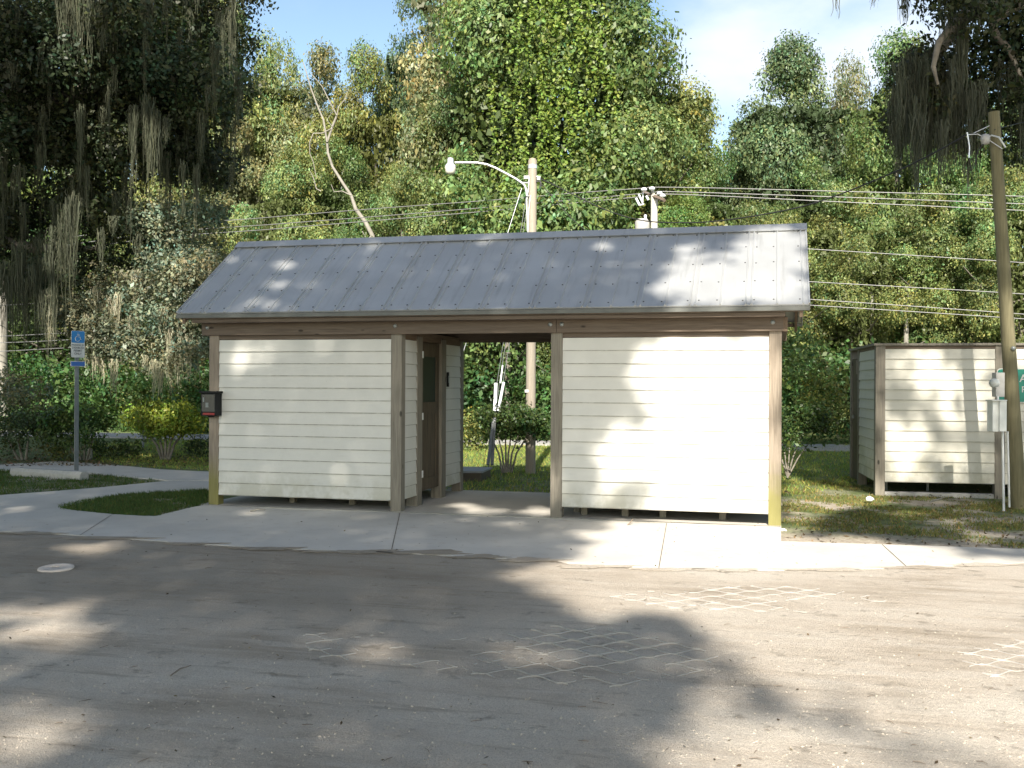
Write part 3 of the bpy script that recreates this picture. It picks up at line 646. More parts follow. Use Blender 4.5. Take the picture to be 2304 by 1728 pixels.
for k in range(5): s.tube([at(1206,406+k,ud-.06), at(1213+k,407,ud-.06), at(1216+k*.7,413+k,ud-.06), at(1214,421+k,ud-.06)], .006, 5)
s.build('cable_loops', M['cable'], up)
s = MB(); s.box((-.088,-.096,0),(-.02,-.09,.05), Matrix.Translation((UP[0],UP[1],at(1186,883,ud)[2]))); s.build('pole_tag', M['signwhite'], up)
# guy wires with guards
gw = empty('guy_wires', tuple(gp(1098, 1063)), 'steel guy wires with white guards slanting down left of the street light pole', 'guy wire')
ga = at(1098, 1062, ud-.3)
for (tx, ty), (mx_, my_), gd, nm in (((1186,430),(1117,870),18.3,'w'), ((1190,440),(1124,860),18.3,'w'), ((1192,500),(1131,865),18.3,'w')):
    s = MB(); s.tube([at(tx, ty, ud-.06), at(mx_, my_, gd), ga], .0055, 5); s.build('wire', M['galv'], gw)
s = MB(); s.tube([at(1174,423,ud-.1), at(1142.5,524,ud-.2), at(1060,735,18.2), at(1040,800,18.2)], .006, 5); s.build('wire', M['alu'], gw)
for a, b_, r_ in (((1116,862),(1113,925),.030), ((1133.5,860),(1121,925),.025), ((1131,822),(1126,862),.014)):
    s = MB(); s.tube([at(*a, 18.25), at(*b_, 18.2)], r_, 10); s.build('wire_guard', M['white_plastic'], gw)
s = MB(); s.tube([at(1110,950,18.1), at(1098,1046,17.7)], .030, 8); s.tube([at(1113,940,18.15), at(1107,1046,17.8)], .03, 8); s.build('wire_guard', M['shaded_guard_grey_post'], gw)  # lower guards darkened in the colour to stand for shade
s = MB(); s.tube([at(1095,1005,18.0), at(1087,1052,18.0)], .004, 5); s.build('wire', M['cable'], gw)
# low grey platform
pf = empty('low_platform', tuple(gp(1060, 1062)), 'low flat grey platform on the grass seen through the passage', 'platform')
a = gp(1000, 1060, .16); b_ = gp(1085, 1060.5, .16); c_ = gp(1108, 1051, .16); d_ = gp(1000, 1049, .16)
s = MB(); s.add([(*p[:2], .16) for p in (a,b_,c_,d_)] + [(*p[:2], .13) for p in (a,b_,c_,d_)], [(0,1,2,3),(7,6,5,4),(0,4,5,1),(1,5,6,2),(2,6,7,3),(3,7,4,0)]); s.build('platform_top', M['platform'], pf)
s = MB(); k = [p*.93+np.mean([a,b_,c_,d_],axis=0)*.07 for p in (a,b_,c_,d_)]; s.add([(*p[:2], .13) for p in k]+[(*p[:2], -.04) for p in k], [(0,4,5,1),(1,5,6,2),(2,6,7,3),(3,7,4,0)]); s.build('platform_gap_shade', M['underside'], pf)  # dark skirt put in for the shaded gap below the top

# ------------------------------------------------------------------ far power pole, wires
FD = 28.4
fpb = at(1472, 985, FD); fpb[2] = 0
fp = empty('power_pole', tuple(fpb), 'pale power pole with crossarm and white insulators beyond the roof ridge', 'utility pole')
s = MB(); s.tube([fpb, at(1472, 439, FD)], [.13,.092], 14); s.tube([at(1471,439,FD), at(1467.5,428,FD)], .04, 8); s.build('pole_shaft', M['pole_white'], fp)
s = MB(); s.tube([at(1448,433,FD+.5), at(1495,451,FD-.6)], .055, 4, smooth=False); s.build('crossarm', M['beam'], fp)
for x, y in ((1449,426),(1467,424),(1484.4,435),(1491,440)):
    s = MB(); s.lathe([(0,.05),(.05,.04),(.085,0),(.075,-.04),(0,-.04)], tuple(at(x,y,FD-.1)), 12); s.tube([at(x,y+1,FD-.1), at(x,y+6,FD-.1)], .02, 6); s.build('insulator', M['porcelain'], fp)
s = MB(); s.tube([at(1431,446,FD), at(1439,462,FD)], .035, 6); s.tube([at(1437,437,FD), at(1446,456,FD)], .03, 6); s.tube([at(1439,462,FD), at(1449,459,FD)], .02, 6); s.tube([at(1446,456,FD), at(1447,432,FD)], .015, 6); s.tube([at(1454,441,FD), at(1459,450,FD)], .035, 6); s.build('fuse_cutout', M['porcelain'], fp)
s = MB(); s.lathe([(0,.28),(.14,.26),(.20,.18),(.205,.1),(.205,-.55),(0,-.56)], tuple(at(1445,514,FD)), 16); s.build('transformer', M['boxgrey'], fp)
s = MB(); s.lathe([(0,.25),(.03,.24),(.045,.2),(.03,.17),(.05,.13),(.035,.09),(.055,.05),(.055,-.04)], tuple(at(1452,503,FD)), 10); s.build('bushing', M['porcelain'], fp)

def wire(name, pts, r_, m, label, group=None, cat='power line'):
    """smooth curve through control points"""
    P = [np.array(p) for p in pts]; out = []
    for i in range(len(P)-1):
        p0 = P[max(i-1,0)]; p1 = P[i]; p2 = P[i+1]; p3 = P[min(i+2,len(P)-1)]
        for k in range(8):
            t = k/8; out.append(.5*((2*p1)+(-p0+p2)*t+(2*p0-5*p1+4*p2-p3)*t*t+(-p0+3*p1-3*p2+p3)*t**3))
    out.append(P[-1]); s = MB(); s.tube(out, r_, 6); return tag(s.build(name, m), label, cat, group)
def fd(x): return 31 + (1470-x)/1470*6.5 if x < 1470 else 31 - (x-1470)/834*2.5
wA = [(-200,585),(300,515),(583,491),(840,470),(1100,451),(1300,434),(1449,423.5),(1467,421.5),(1600,423),(1900,431),(2304,442),(2700,458)]
wB = [(-200,606),(300,531),(627,504),(850,487),(1100,466.5),(1300,449),(1470,433),(1484,431),(1600,434),(1900,444),(2304,459),(2700,477)]
wC = [(-200,618),(300,542),(609,516),(850,496),(1100,475),(1300,456),(1450,442),(1491,437),(1600,440.5),(1900,455),(2304,474),(2700,496)]
for w_, lb in ((wA,'topmost bare wire over the shelter roof, touching the highest insulator'),(wB,'middle bare wire of the three crossing above the roof'),(wC,'lowest bare wire of the three crossing above the roof')):
    wire('power_line', [onp(x, y, (0,1,0), (0,16.55-.0*x,0)) for x, y in w_], .0125, M['wire'], lb, 'wires on the power pole')
for w_, lb in (([(-200,700),(300,665),(800,600),(1472,540),(1816,560),(2241,587),(2700,620)],'bare wire leaving the right roof edge near the ridge'),
               ([(-200,760),(60,754),(500,722),(1472,612),(1823,634),(2246,658),(2700,690)],'bare wire leaving the right roof edge at mid height'),
               ([(-200,775),(90,768),(500,740),(1472,652),(1827,674),(2250,703),(2700,738)],'bare wire leaving the right roof edge just above the eave'),
               ([(-200,800),(90,786),(500,760),(1472,664),(1827,687),(2250,714),(2700,746)],'lowest bare wire leaving the right roof edge at the eave')):
    wire('power_line', [onp(x, y, (0,1,0), (0,16.55-.0*x,0)) for x, y in w_], .0115, M['wire'], lb, 'wires on the power pole')
dd = lambda x: ud + (13.8-ud)*(x-1206)/(2176-1206)
wire('service_cable', [at(x, y, dd(x)) for x, y in ((1206,398),(1248,417),(1289,437.6),(1362,472),(1434,494),(1506,501),(1609,498),(1754,476),(1863,447),(2009,389),(2100,345),(2176,303))], .011, M['cable'], 'thick black cable sagging from the street light pole to the leaning pole', cat='cable')
wire('service_cable', [at(x, y, ud) for x, y in ((1213,408),(1240,440),(1280,485),(1318,519),(1390,575),(1470,625))], .008, M['cable'], 'thin black cable dropping to the right from the street light pole', cat='cable')
wire('service_cable', [at(x, y, d_) for x, y, d_ in ((2238,292,13.8),(2262,285,14.2),(2330,270,15.5),(2500,240,19))], .006, M['cable'], 'short black cable leaving the leaning pole top to the right', cat='cable')

# ------------------------------------------------------------------ parking sign, wheel stop, cover
SP = gp(173.5, 1063); sdp = dep(SP)
sg = empty('parking_sign', tuple(SP), 'blue and white disabled parking sign on a thin grey post', 'sign')
zt_ = at(173, 744.5, sdp)[2]; zm = at(173, 771.5, sdp)[2]; zb_ = at(173, 804.4, sdp)[2]
s = MB(); ang = yaw + math.radians(56)
Ms = Matrix.Translation((SP[0], SP[1], 0)) @ Matrix.Rotation(ang, 4, 'Z')
s.box((-.022,0,0),(.022,.012,zt_-.02), Ms); s.box((-.036,.010,0),(-.020,.034,zt_-.02), Ms); s.box((.020,.010,0),(.036,.034,zt_-.02), Ms); s.build('sign_post', M['galv'], sg)
hw = .13
rrect(-hw, zb_, hw, zt_, .025, -.010, -.004, 'sign_panel', M['signwhite'], sg, Ms)
rrect(-hw+.006, zm, hw-.006, zt_-.006, .02, -.0125, -.0103, 'sign_face', M['blue'], sg, Ms)
def sl_(pts, r_, name, m): 
    s = MB()
    for seq in pts: s.tube([tuple(Ms @ Vector((x, -.0135, z))) for x, z in seq], r_, 6)
    return s.build(name, m, sg)
zc = (zt_+zm)/2
sl_([[( -.012, zc+.075), (-.010, zc+.068)], [(-.008, zc+.055), (-.004, zc+.0), (.035, zc-.0), (.045, zc-.045), (.06, zc-.042)], [(-.006,zc+.03),(.03,zc+.03)],
     [(-.012+.045*math.cos(math.radians(a)), zc-.035+.045*math.sin(math.radians(a))) for a in range(110, 350, 24)]], .006, 'wheelchair_symbol', M['signwhite'])
for i, t in enumerate(('PARKING BY', 'DISABLED', 'PERMIT', 'ONLY')):
    p = Ms @ Vector((0, -.0105, zm - .062 - i*.052)); text(t, .052 if i else .042, p, (math.radians(90), 0, ang), M['signink'], sg, align='CENTER')
zp1 = at(173, 813, sdp)[2]; zp0 = at(173, 824.6, sdp)[2]
rrect(-.14, zp0, .14, zp1, .006, -.009, -.004, 'plate_border', M['signwhite'], sg, Ms)
rrect(-.132, zp0+.008, .132, zp1-.008, .004, -.0112, -.0092, 'plate_face', M['blue_dark'], sg, Ms)

a = gp(32, 1068); b_ = gp(190, 1078)
ws = empty('wheel_stop', tuple((a+b_)/2), 'long grey concrete wheel stop on the grass before the parking sign', 'wheel stop')
dv = (b_-a); Ln = np.linalg.norm(dv); dv /= Ln; Mw = Matrix.Translation(tuple(a)) @ Matrix.Rotation(math.atan2(dv[1], dv[0]), 4, 'Z')
s = MB(); prof = [(-.09,-.02),(.09,-.02),(.09,.07),(.055,.125),(-.055,.125),(-.09,.07)]
vs = [tuple(Mw @ Vector((0, y, z))) for y, z in prof] + [tuple(Mw @ Vector((Ln, y, z))) for y, z in prof]; n6 = 6
s.add(vs, [tuple(range(5,-1,-1)), tuple(range(6,12))] + [(i, (i+1)%6, (i+1)%6+6, i+6) for i in range(6)]); s.build('stop_body', M['stop'], ws, bevel=.012)
for q_ in (.18, Ln-.18):
    s = MB(); s.lathe([(0,.012),(.02,.01),(.022,0)], tuple(Mw @ Vector((q_,0,.125))), 10); s.build('anchor_pin', M['galv'], ws)

cv = gp(126, 1280); cvo = empty('utility_cover', tuple(cv), 'round pale concrete cover lying on the shaded gravel at left', 'cover')
s = MB(); s.lathe([(.135,-.01),(.145,.0),(.142,.014),(.128,.018),(.10,.017),(.096,.012),(0,.012)], tuple(cv+np.array([0,0,.0])), 28, Matrix.Rotation(.06,4,'X')); s.build('cover_disc', M['cover'], cvo)
s = MB(); s.tube([cv+np.array([-.03,-.01,.022]), cv+np.array([.03,-.0,.022])], .006, 6); s.build('lift_bar', M['cover'], cvo)

# stubs
def stub(px, py, r_, h, m, name, label, cat):
    p = gp(px, py); s = MB(); s.tube([p+np.array([0,0,-.03]), p+np.array([0,0,h*.9]), p+np.array([.0,0,h])], [r_, r_*.96, r_*.7], 12); return tag(s.build(name, m), label, cat)
stub(202, 1033, .055, .22, M['stop'], 'concrete_stub', 'short pale concrete stub beside the path behind the parking sign', 'bollard')
stub(322, 1005, .03, .52, M['shaded_guard_grey_post'], 'marker_post', 'thin dark marker post left of the round shrub', 'post')
for px, py, sz, lb in ((1957,1127,.05,'white stone on grass before the enclosure corner post'),(1763,1197,.035,'white stone at the right corner of the shelter slab')):
    p = gp(px, py, -.03); v_ = []; s = MB()
    import bmesh
    bm = bmesh.new(); bmesh.ops.create_icosphere(bm, subdivisions=2, radius=sz)
    for v in bm.verts: v.co = Vector((v.co.x*1.1, v.co.y, v.co.z*.75)) * (1 + random.uniform(-.22, .22))
    me = bpy.data.meshes.new('white_stone'); bm.to_mesh(me); bm.free(); me.materials.append(M['rock']); tag(obj('white_stone', me, loc=p+np.array([0,0,sz*.5])), lb, 'stone')

# ------------------------------------------------------------------ exposed cellular ground grid in the gravel
def ground_grid(poly_px, label, seed, rot=0.12):
    poly = np.array([gp(*p)[:2] for p in poly_px]); c = poly.mean(0); rg = np.random.default_rng(seed)
    cr, sr = math.cos(rot), math.sin(rot); loc = (poly-c) @ np.array([[cr, -sr],[sr, cr]])
    x0, y0 = loc.min(0); x1, y1 = loc.max(0); s = MB()
    ph = rg.uniform(0, 6, 8)
    def inside(p):
        n = len(poly); w = False; j = n-1
        for i in range(n):
            if (poly[i][1] > p[1]) != (poly[j][1] > p[1]) and p[0] < (poly[j][0]-poly[i][0])*(p[1]-poly[i][1])/(poly[j][1]-poly[i][1])+poly[i][0]: w = not w
            j = i
        return w
    hh, ww = .115, .30; i = 0; y = y0
    while y < y1:
        x = x0; prev = None
        while x < x1:
            yy = y + .055*math.sin(2*math.pi*x/ww + math.pi*i) + .012*math.sin(5*x+ph[0]+i*1.7)
            wx, wy = c[0]+cr*x+sr*yy*1.0, c[1]-sr*x+cr*yy
            wx, wy = (np.array([x, yy]) @ np.array([[cr, sr],[-sr, cr]]) + c)
            mk = .5+.28*math.sin(3.1*wx+ph[1])+.28*math.sin(4.3*wy+ph[2]+1.3*wx)+.22*math.sin(11*wx+ph[3])*math.sin(9*wy+ph[4])
            h = -.002 + .0095*mk + rg.uniform(-.0022,.0022)
            cur = (wx, wy, h) if inside((wx, wy)) and h > .0005 else None
            if cur and prev:
                a_ = np.array(prev); b2_ = np.array(cur); dd_ = (b2_-a_)[:2]; dd_ /= np.linalg.norm(dd_); nn = np.array([-dd_[1], dd_[0]])*.0016
                s.add([(*(a_[:2]-nn), -.004), (*(b2_[:2]-nn), -.004), (*(b2_[:2]-nn), b2_[2]), (*(a_[:2]-nn), a_[2]), (*(a_[:2]+nn), -.004), (*(b2_[:2]+nn), -.004), (*(b2_[:2]+nn), b2_[2]), (*(a_[:2]+nn), a_[2])],
                      [(0,1,2,3),(7,6,5,4),(3,2,6,7)])
            prev = cur; x += .0165
        y += hh; i += 1
    return tag(s.build('ground_grid', M['grid']), label, 'ground grid', 'exposed ground grids in the gravel')
ground_grid([(1354,1333),(1480,1328),(1700,1318),(1840,1322),(2000,1345),(1990,1362),(1900,1378),(1640,1376),(1480,1368),(1380,1345)], 'sunlit plastic cell grid showing through the bright gravel near the pavement', 1)
ground_grid([(677,1425),(800,1412),(960,1440),(1120,1430),(1260,1405),(1400,1420),(1520,1440),(1620,1475),(1560,1530),(1380,1548),(1180,1532),(1000,1512),(860,1490),(700,1480)], 'large half-shaded plastic cell grid in the middle of the gravel', 2)
ground_grid([(2140,1470),(2200,1450),(2330,1430),(2420,1450),(2420,1520),(2330,1530),(2220,1522),(2170,1495)], 'sunlit plastic cell grid at the right edge of the gravel', 3)

# ------------------------------------------------------------------ foliage builders
def unit(v): return v/np.linalg.norm(v, axis=-1, keepdims=True)
def leaf_quads(C, nrm, ln, wd, rg):
    """rhombus leaves: centres C, normals nrm, lengths ln, widths wd"""
    n = len(C); r0 = unit(rg.normal(size=(n,3))); a = unit(np.cross(nrm, r0)); b_ = np.cross(nrm, a)
    a = a*ln[:,None]/2; b_ = b_*wd[:,None]/2
    return np.stack([C-a, C+b_-a*.15, C+a, C-b_-a*.15], axis=1)
def clump_cloud(cs, rs, npc, leaf, rg, flat=.8, tintvar=.3, shell=.72, up=.35, hue=.18, front=None):
    """leaves around clump centres; several sub-sprays per clump so the surface looks tufted"""
    out = []; cols = []
    for c, r_, n in zip(cs, rs, npc):
        ns_ = max(6, n//22); d_ = unit(rg.normal(size=(ns_,3))); rad = r_*(shell+(1-shell)*rg.random(ns_)**.6)[:,None]*np.array([1,1,flat])
        sp = c+d_*rad; k = rg.integers(0, ns_, n)
        off = rg.normal(size=(n,3))*leaf*np.array([1.7,1.7,1.3])
        C = sp[k]+off; nrm = unit(d_[k]*1.0+rg.normal(size=(n,3))*.55+np.array([0,-.1,up]))
        ln = leaf*np.clip(np.exp(rg.normal(size=n)*.33), .45, 2.1); out.append(leaf_quads(C, nrm, ln, ln*rg.uniform(.45,.65,n), rg))
        base = 1+rg.normal()*tintvar*.5; st = 1+rg.normal(size=ns_)*tintvar*.6
        v = np.clip(base*st[k]*(1+rg.normal(size=n)*tintvar*.7), .35, 2.0)
        h = (rg.normal(size=ns_)*hue*.6)[k]+rg.normal(size=n)*hue*.6+rg.normal()*hue*.4
        cols.append(np.stack([v*(1+h), v, v*(1-h*.6)], 1))
    return np.concatenate(out), np.concatenate(cols)

def crown_mesh(kind, seed, nleaf, leaf):
    """crown in a unit box: radius ~1 (scaled later), z 0..1 ; built at real size 3.4 m radius x 11 m tall"""
    rg = np.random.default_rng(seed); RX, HZ = 3.4, 11.0; cs = []; rs = []
    n = {'round': 46, 'tall': 58, 'spread': 44}[kind]
    for i in range(n):
        z = rg.random()
        if kind == 'round': R_ = math.sin(math.pi*min(1, .14+z*.86))**.55*(.92)
        elif kind == 'tall': R_ = (1-z**1.7)**.85*.95+.05
        else: R_ = (.55+.45*math.sin(math.pi*min(1, z*1.05)))*(1-max(0, z-.75)*2.2)
        a = rg.uniform(0, 2*math.pi); rr = R_*(.35+.65*rg.random()**.45)*RX
        rad = rg.uniform(.38, 1.2)*(1.05 if z < .8 else .75)
        cs.append([rr*math.cos(a), rr*math.sin(a), .6+z*(HZ-1.2)]); rs.append(rad)
    cs = np.array(cs); rs = np.array(rs); npc = (rs**2/np.sum(rs**2)*nleaf).astype(int)
    # bias the leaves to the outer, visible clumps but keep an inner core
    V, c = clump_cloud(cs, rs, npc, leaf, rg)
    core = np.clip(rg.normal(size=(nleaf//14, 3)), -1.25, 1.25)*np.array([RX*.38, RX*.38, HZ*.24])+np.array([0,0,HZ*.48])
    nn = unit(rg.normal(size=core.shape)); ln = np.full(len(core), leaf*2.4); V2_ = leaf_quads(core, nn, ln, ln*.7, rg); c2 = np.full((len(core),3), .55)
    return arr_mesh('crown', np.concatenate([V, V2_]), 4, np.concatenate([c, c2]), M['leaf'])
def trunk_mesh(seed, h=8.0, r0=.17, bare=False):
    rg = np.random.default_rng(seed); s = MB(); p = np.array([0,0,-.3]); pts = [p]; 
    for k in range(7): p = p+np.array([rg.normal()*.16, rg.normal()*.16, h/7]); pts.append(p)
    s.tube(pts, list(np.linspace(r0, r0*.35, 8)), 8)
    for k in range(22):
        b0 = pts[rg.integers(2,6)]; a = rg.uniform(0, 6.28); l_ = rg.uniform(1.2, 2.5); e = b0+np.array([math.cos(a)*l_, math.sin(a)*l_, l_*rg.uniform(.1,.7)])+rg.normal(size=3)*.1
        s.tube([b0, (b0+e)/2+rg.normal(size=3)*.16, e], [r0*.35, r0*.22, r0*.08], 6)
    me = bpy.data.meshes.new('trunk'); me.from_pydata(s.v, [], s.f); me.polygons.foreach_set('use_smooth', s.sm); me.materials.append(M['bark']); return me
CR = {('round',0): crown_mesh('round', 11, 90000, .095), ('round',1): crown_mesh('round', 12, 90000, .095), ('tall',0): crown_mesh('tall', 21, 120000, .09),
      ('tall',1): crown_mesh('tall', 22, 90000, .095), ('spread',0): crown_mesh('spread', 31, 90000, .095), ('spread',1): crown_mesh('spread', 32, 90000, .095)}
TR = [trunk_mesh(s_) for s_ in (1,2,3)]
GREENS = {'olive': (.148,.182,.062), 'green': (.115,.170,.055), 'bright': (.130,.195,.050), 'blue': (.105,.155,.072), 'grey': (.165,.180,.088), 'yellow': (.185,.205,.060), 'dark': (.055,.080,.03), 'brown': (.17,.175,.085)}
tree_no = [0]
def tree(px, top, w, Y, kind, var, colr, label, group='trees of the wood behind the road', zlow=0.0):
    """crown centre px, crown top y (photo px), crown width in px, standing on world line Y"""
    b0 = onp(px, 864, (0,1,0), (0,Y,0)); d_ = dep(b0); H = (864-top)/CF*d_+1.588; R_ = w/2/CF*d_
    tree_no[0] += 1; rg = np.random.default_rng(100+tree_no[0])
    t = empty('tree', (b0[0], b0[1], 0), label, 'tree', group)
    hz = H-zlow
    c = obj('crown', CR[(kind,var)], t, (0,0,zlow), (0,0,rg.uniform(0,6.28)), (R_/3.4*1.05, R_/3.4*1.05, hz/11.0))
    k = rg.uniform(1.02,1.30); col = GREENS[colr]; c.color = (col[0]*k, col[1]*k, col[2]*k, 1)
    tr = obj('trunk', TR[tree_no[0]%3], t, (0,0,0), (0,0,rg.uniform(0,6.28)), (1, 1, H/11.0)); return t
T = [  # px, top, w, Y, kind, var, colour, label
 (1240,-330,620,21.5,'tall',0,'green','tallest vine-hung bright green tree rising off the top centre'),
 (1080,-260,440,24.0,'tall',1,'grey','tall grey-green tree left of the vine-hung one'),
 (935,-70,270,28.0,'round',0,'blue','blue-green tree whose top just meets the upper frame, left of centre'),
 (1440,40,440,22.5,'round',1,'olive','green tree on the right shoulder of the tallest tree'),
 (1545,215,220,26.0,'spread',0,'olive','olive tree ending beside the gap of sky'),
 (840,100,270,25.0,'spread',1,'yellow','yellow-green tree right of the pale bare trunk'),
 (720,90,320,27.0,'round',0,'grey','grey-olive tree behind the pale bare trunk'),
 (600,20,280,26.0,'tall',1,'olive','olive tree beside the left edge of the open sky'),
 (430,-120,360,24.0,'round',1,'olive','tall olive tree left of the sky gap'),
 (180,-140,380,25.0,'spread',0,'green','tall green tree behind the upper left oak'),
 (-30,-80,340,25.0,'round',0,'green','tall green tree at the upper left corner'),
 (1640,300,190,27.0,'round',1,'grey','low grey-green tree filling the foot of the sky gap'),
 (1770,70,380,24.0,'tall',0,'blue','blue-green tree with broken top right of the sky gap'),
 (1900,70,230,26.0,'tall',1,'grey','thin pale tree with feathery spires against the cloud'),
 (2020,60,340,24.5,'spread',1,'green','green tree behind the hanging moss at upper right'),
 (2185,150,260,26.0,'round',0,'green','green tree right of the leaning pole'),
 (2350,60,300,24.0,'round',1,'olive','olive tree at the right frame edge'),
 (650,330,260,20.5,'spread',0,'olive','olive tree at mid height left of the pale bare trunk'),
 (930,330,260,20.5,'round',1,'olive','olive tree behind the street lamp head'),
 (1120,420,240,19.5,'spread',1,'dark','dark tree behind the street light pole'),
 (1330,350,280,20.0,'round',0,'green','green tree between the street light pole and the power pole'),
 (1530,430,240,20.0,'spread',0,'bright','bright green tree behind the power pole'),
 (1730,400,260,20.5,'round',1,'olive','olive tree above the right roof corner'),
 (1900,400,280,20.5,'spread',1,'olive','olive-green tree above the enclosure left corner'),
 (2080,410,260,21.0,'round',0,'olive','olive tree above the middle of the enclosure'),
 (2260,370,280,20.5,'spread',0,'olive','olive tree right of the leaning pole top'),
 (1820,330,260,22.5,'round',0,'green','green tree under the feathery spires'),
 (1590,330,230,22.5,'spread',0,'green','green tree at the foot of the sky gap'),
 (760,300,260,22.5,'round',0,'green','green tree right behind the crook of the pale bare trunk'),
 (1020,200,300,22.0,'spread',0,'olive','olive tree above the street lamp arm'),
 (500,250,280,22.5,'spread',1,'grey','grey-green tree above the far-left roof end'),
 (2120,280,300,22.5,'spread',0,'green','green tree behind the leaning pole top'),
 (790,480,200,19.0,'round',1,'green','low green tree at the foot of the pale bare trunk'),
 (480,430,280,20.5,'round',0,'brown','brownish tree above the left roof corner'),
 (300,470,280,20.5,'spread',1,'olive','olive tree behind the mossy left oak'),
 (110,420,300,20.5,'round',1,'green','green tree seen through the left oak'),
 (-60,380,300,20.5,'spread',0,'green','green tree at the left frame edge'),
 (2430,380,260,20.5,'round',0,'green','green tree just beyond the right frame edge'),
]
for t in T: tree(*t)
# deeper rank: closes the wood
rg = np.random.default_rng(33); cs = []; rs = []
for k in range(150):
    x = rg.uniform(-44, 34); z = rg.random()**.8*11.5; cs.append([x, rg.uniform(30, 33), z]); rs.append(rg.uniform(1.3, 2.2))
cs = np.array(cs); rs = np.array(rs); V, c = clump_cloud(cs, rs, (rs**2*170).astype(int), .38, rg, tintvar=.3)
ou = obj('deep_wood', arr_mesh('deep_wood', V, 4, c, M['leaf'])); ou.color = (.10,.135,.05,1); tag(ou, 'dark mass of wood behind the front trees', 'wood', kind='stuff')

# vine strings on the tallest tree
rg = np.random.default_rng(55); Cs = []; base = onp(1255, 864, (0,1,0), (0,21.5,0)); dB = dep(base)
for k in range(520):
    px = 1255+rg.normal()*150; py = rg.uniform(-150, 640); z = at(px, py, dB)[2]
    hw_ = 235*(1-((864-py)/1024)**2.4)**.6 if py > -150 else 60
    if abs(px-1255) > hw_*1.02: continue
    fr = math.sqrt(max(0, 1-((px-1255)/(hw_+1))**2)); p = onp(px, py, (0,1,0), (0, 21.5-fr*3.0-rg.uniform(-.2,.5), 0)); L_ = rg.uniform(.5, 2.0); n_ = int(L_/.035)
    sway = rg.normal(size=2)*.18; tt = np.linspace(0,1,n_)[:,None]
    q = p+np.hstack([tt*sway[0], tt*sway[1]-.1*tt, -tt*L_])+rg.normal(size=(n_,3))*.055; Cs.append(q)
Cs = np.concatenate(Cs); n_ = len(Cs); nr = unit(rg.normal(size=(n_,3))*.6+np.array([0,-.6,.5])); ln = rg.uniform(.10,.17,n_)
v = np.clip(1+rg.normal(size=n_)*.3, .4, 1.9); me = arr_mesh('vines', leaf_quads(Cs, nr, ln, ln*.6, rg), 4, np.stack([v*(1+rg.normal(size=n_)*.12), v, v*.9], 1), M['leaf'])
ov = obj('vines', me); ov.color = (.16,.225,.05,1); tag(ov, 'bright green vines draped over the tallest tree', 'vine', kind='stuff')

# pale bare leaning tree
pt = [(838,530),(822,500),(800,470),(790,440),(770,410),(748,375),(738,345),(736,320),(748,285),(758,260)]
DT = dep(onp(800, 864, (0,1,0), (0,18.9,0)))
bt = empty('bare_tree', tuple(gp(850, 985)), 'pale bare crooked tree trunk leaning out of the wood left of centre', 'tree')
bt.location = tuple(at(850, 985, DT)[:2])+(0,)
s = MB(); full = [at(850, 975, DT), at(846, 800, DT), at(842, 650, DT)] + [at(x, y, DT) for x, y in pt]; s.tube(full, [.08,.075,.075,.075,.07,.062,.052,.047,.043,.041,.04,.038,.035], 10); s.build('trunk', M['bark_pale'], bt)
for seq, r_ in (([(758,260),(745,235),(725,195),(700,165)], .035), ([(736,320),(728,270),(715,240),(700,200),(690,165),(682,140)], .05), ([(758,260),(762,240),(775,225),(785,200)], .03), ([(745,290),(725,300),(705,300),(697,320),(697,345),(705,365),(712,400)], .03),
                ([(838,530),(825,540),(815,520)], .05), ([(722,430),(712,425),(705,400),(698,385)], .03), ([(790,440),(770,430),(752,432),(745,415)], .03), ([(748,285),(735,270),(750,250)], .02)):
    s = MB(); s.tube([at(x, y, DT-.05) for x, y in seq], list(np.linspace(r_*.7, r_*.3, len(seq))), 7); s.build('branch', M['bark_pale'], bt)
# other pale trunks in the understorey
for i, (px, y0, y1, Y, r_) in enumerate(((8,990,620,17.5,.22),(2040,760,660,19.6,.075),(1960,780,670,20.2,.06),(1140,860,735,18.5,.09))):
    p0 = onp(px, 980, (0,1,0), (0,Y,0)); d_ = dep(p0); p0[2] = 0
    tag_l = ('thick pale trunk at the left frame edge','pale thin trunk behind the enclosure, nearer the leaning pole','pale thin trunk behind the enclosure, nearer its left corner','dark thin trunk seen through the passage')[i]
    tt_ = empty('tree', tuple(p0), tag_l, 'tree')
    s = MB(); s.tube([p0, at(px+rg.uniform(-5,5), (y0+y1)/2, d_), at(px+rg.uniform(-6,6), y1, d_), at(px+rg.uniform(-4,4), y1-12, d_)], [r_, r_*.9, r_*.75, r_*.7], 9)
    s.build('trunk', M['bark_pale'] if i < 3 else M['bark'], tt_)

# undergrowth masses
rg = np.random.default_rng(77); cs = []; rs = []
for k in range(300):
    x = rg.uniform(-34, 22); y = rg.uniform(17.2, 20.5); h = rg.uniform(.2, 1.7)+(y-17)*.35; cs.append([x, y, h]); rs.append(rg.uniform(.5,.95))
cs = np.array(cs); rs = np.array(rs); V, c = clump_cloud(cs, rs, (rs**2*620).astype(int), .13, rg, tintvar=.28)
ou = obj('undergrowth', arr_mesh('undergrowth', V, 4, c, M['leaf'])); ou.color = (.06,.12,.034,1); tag(ou, 'bright green undergrowth along the far side of the road', 'undergrowth', kind='stuff')
cs = []; rs = []
for k in range(170):
    x = rg.uniform(-26, 20); cs.append([x, rg.uniform(16.6,17.4), rg.uniform(.05,.35)]); rs.append(rg.uniform(.3,.5))
cs = np.array(cs); rs = np.array(rs); V, c = clump_cloud(cs, rs, (rs**2*900).astype(int), .10, rg, tintvar=.25)
ou = obj('ground_cover', arr_mesh('ground_cover', V, 4, c, M['leaf'])); ou.color = (.075,.14,.04,1); tag(ou, 'low leafy ground cover at the road verge', 'ground cover', kind='stuff')

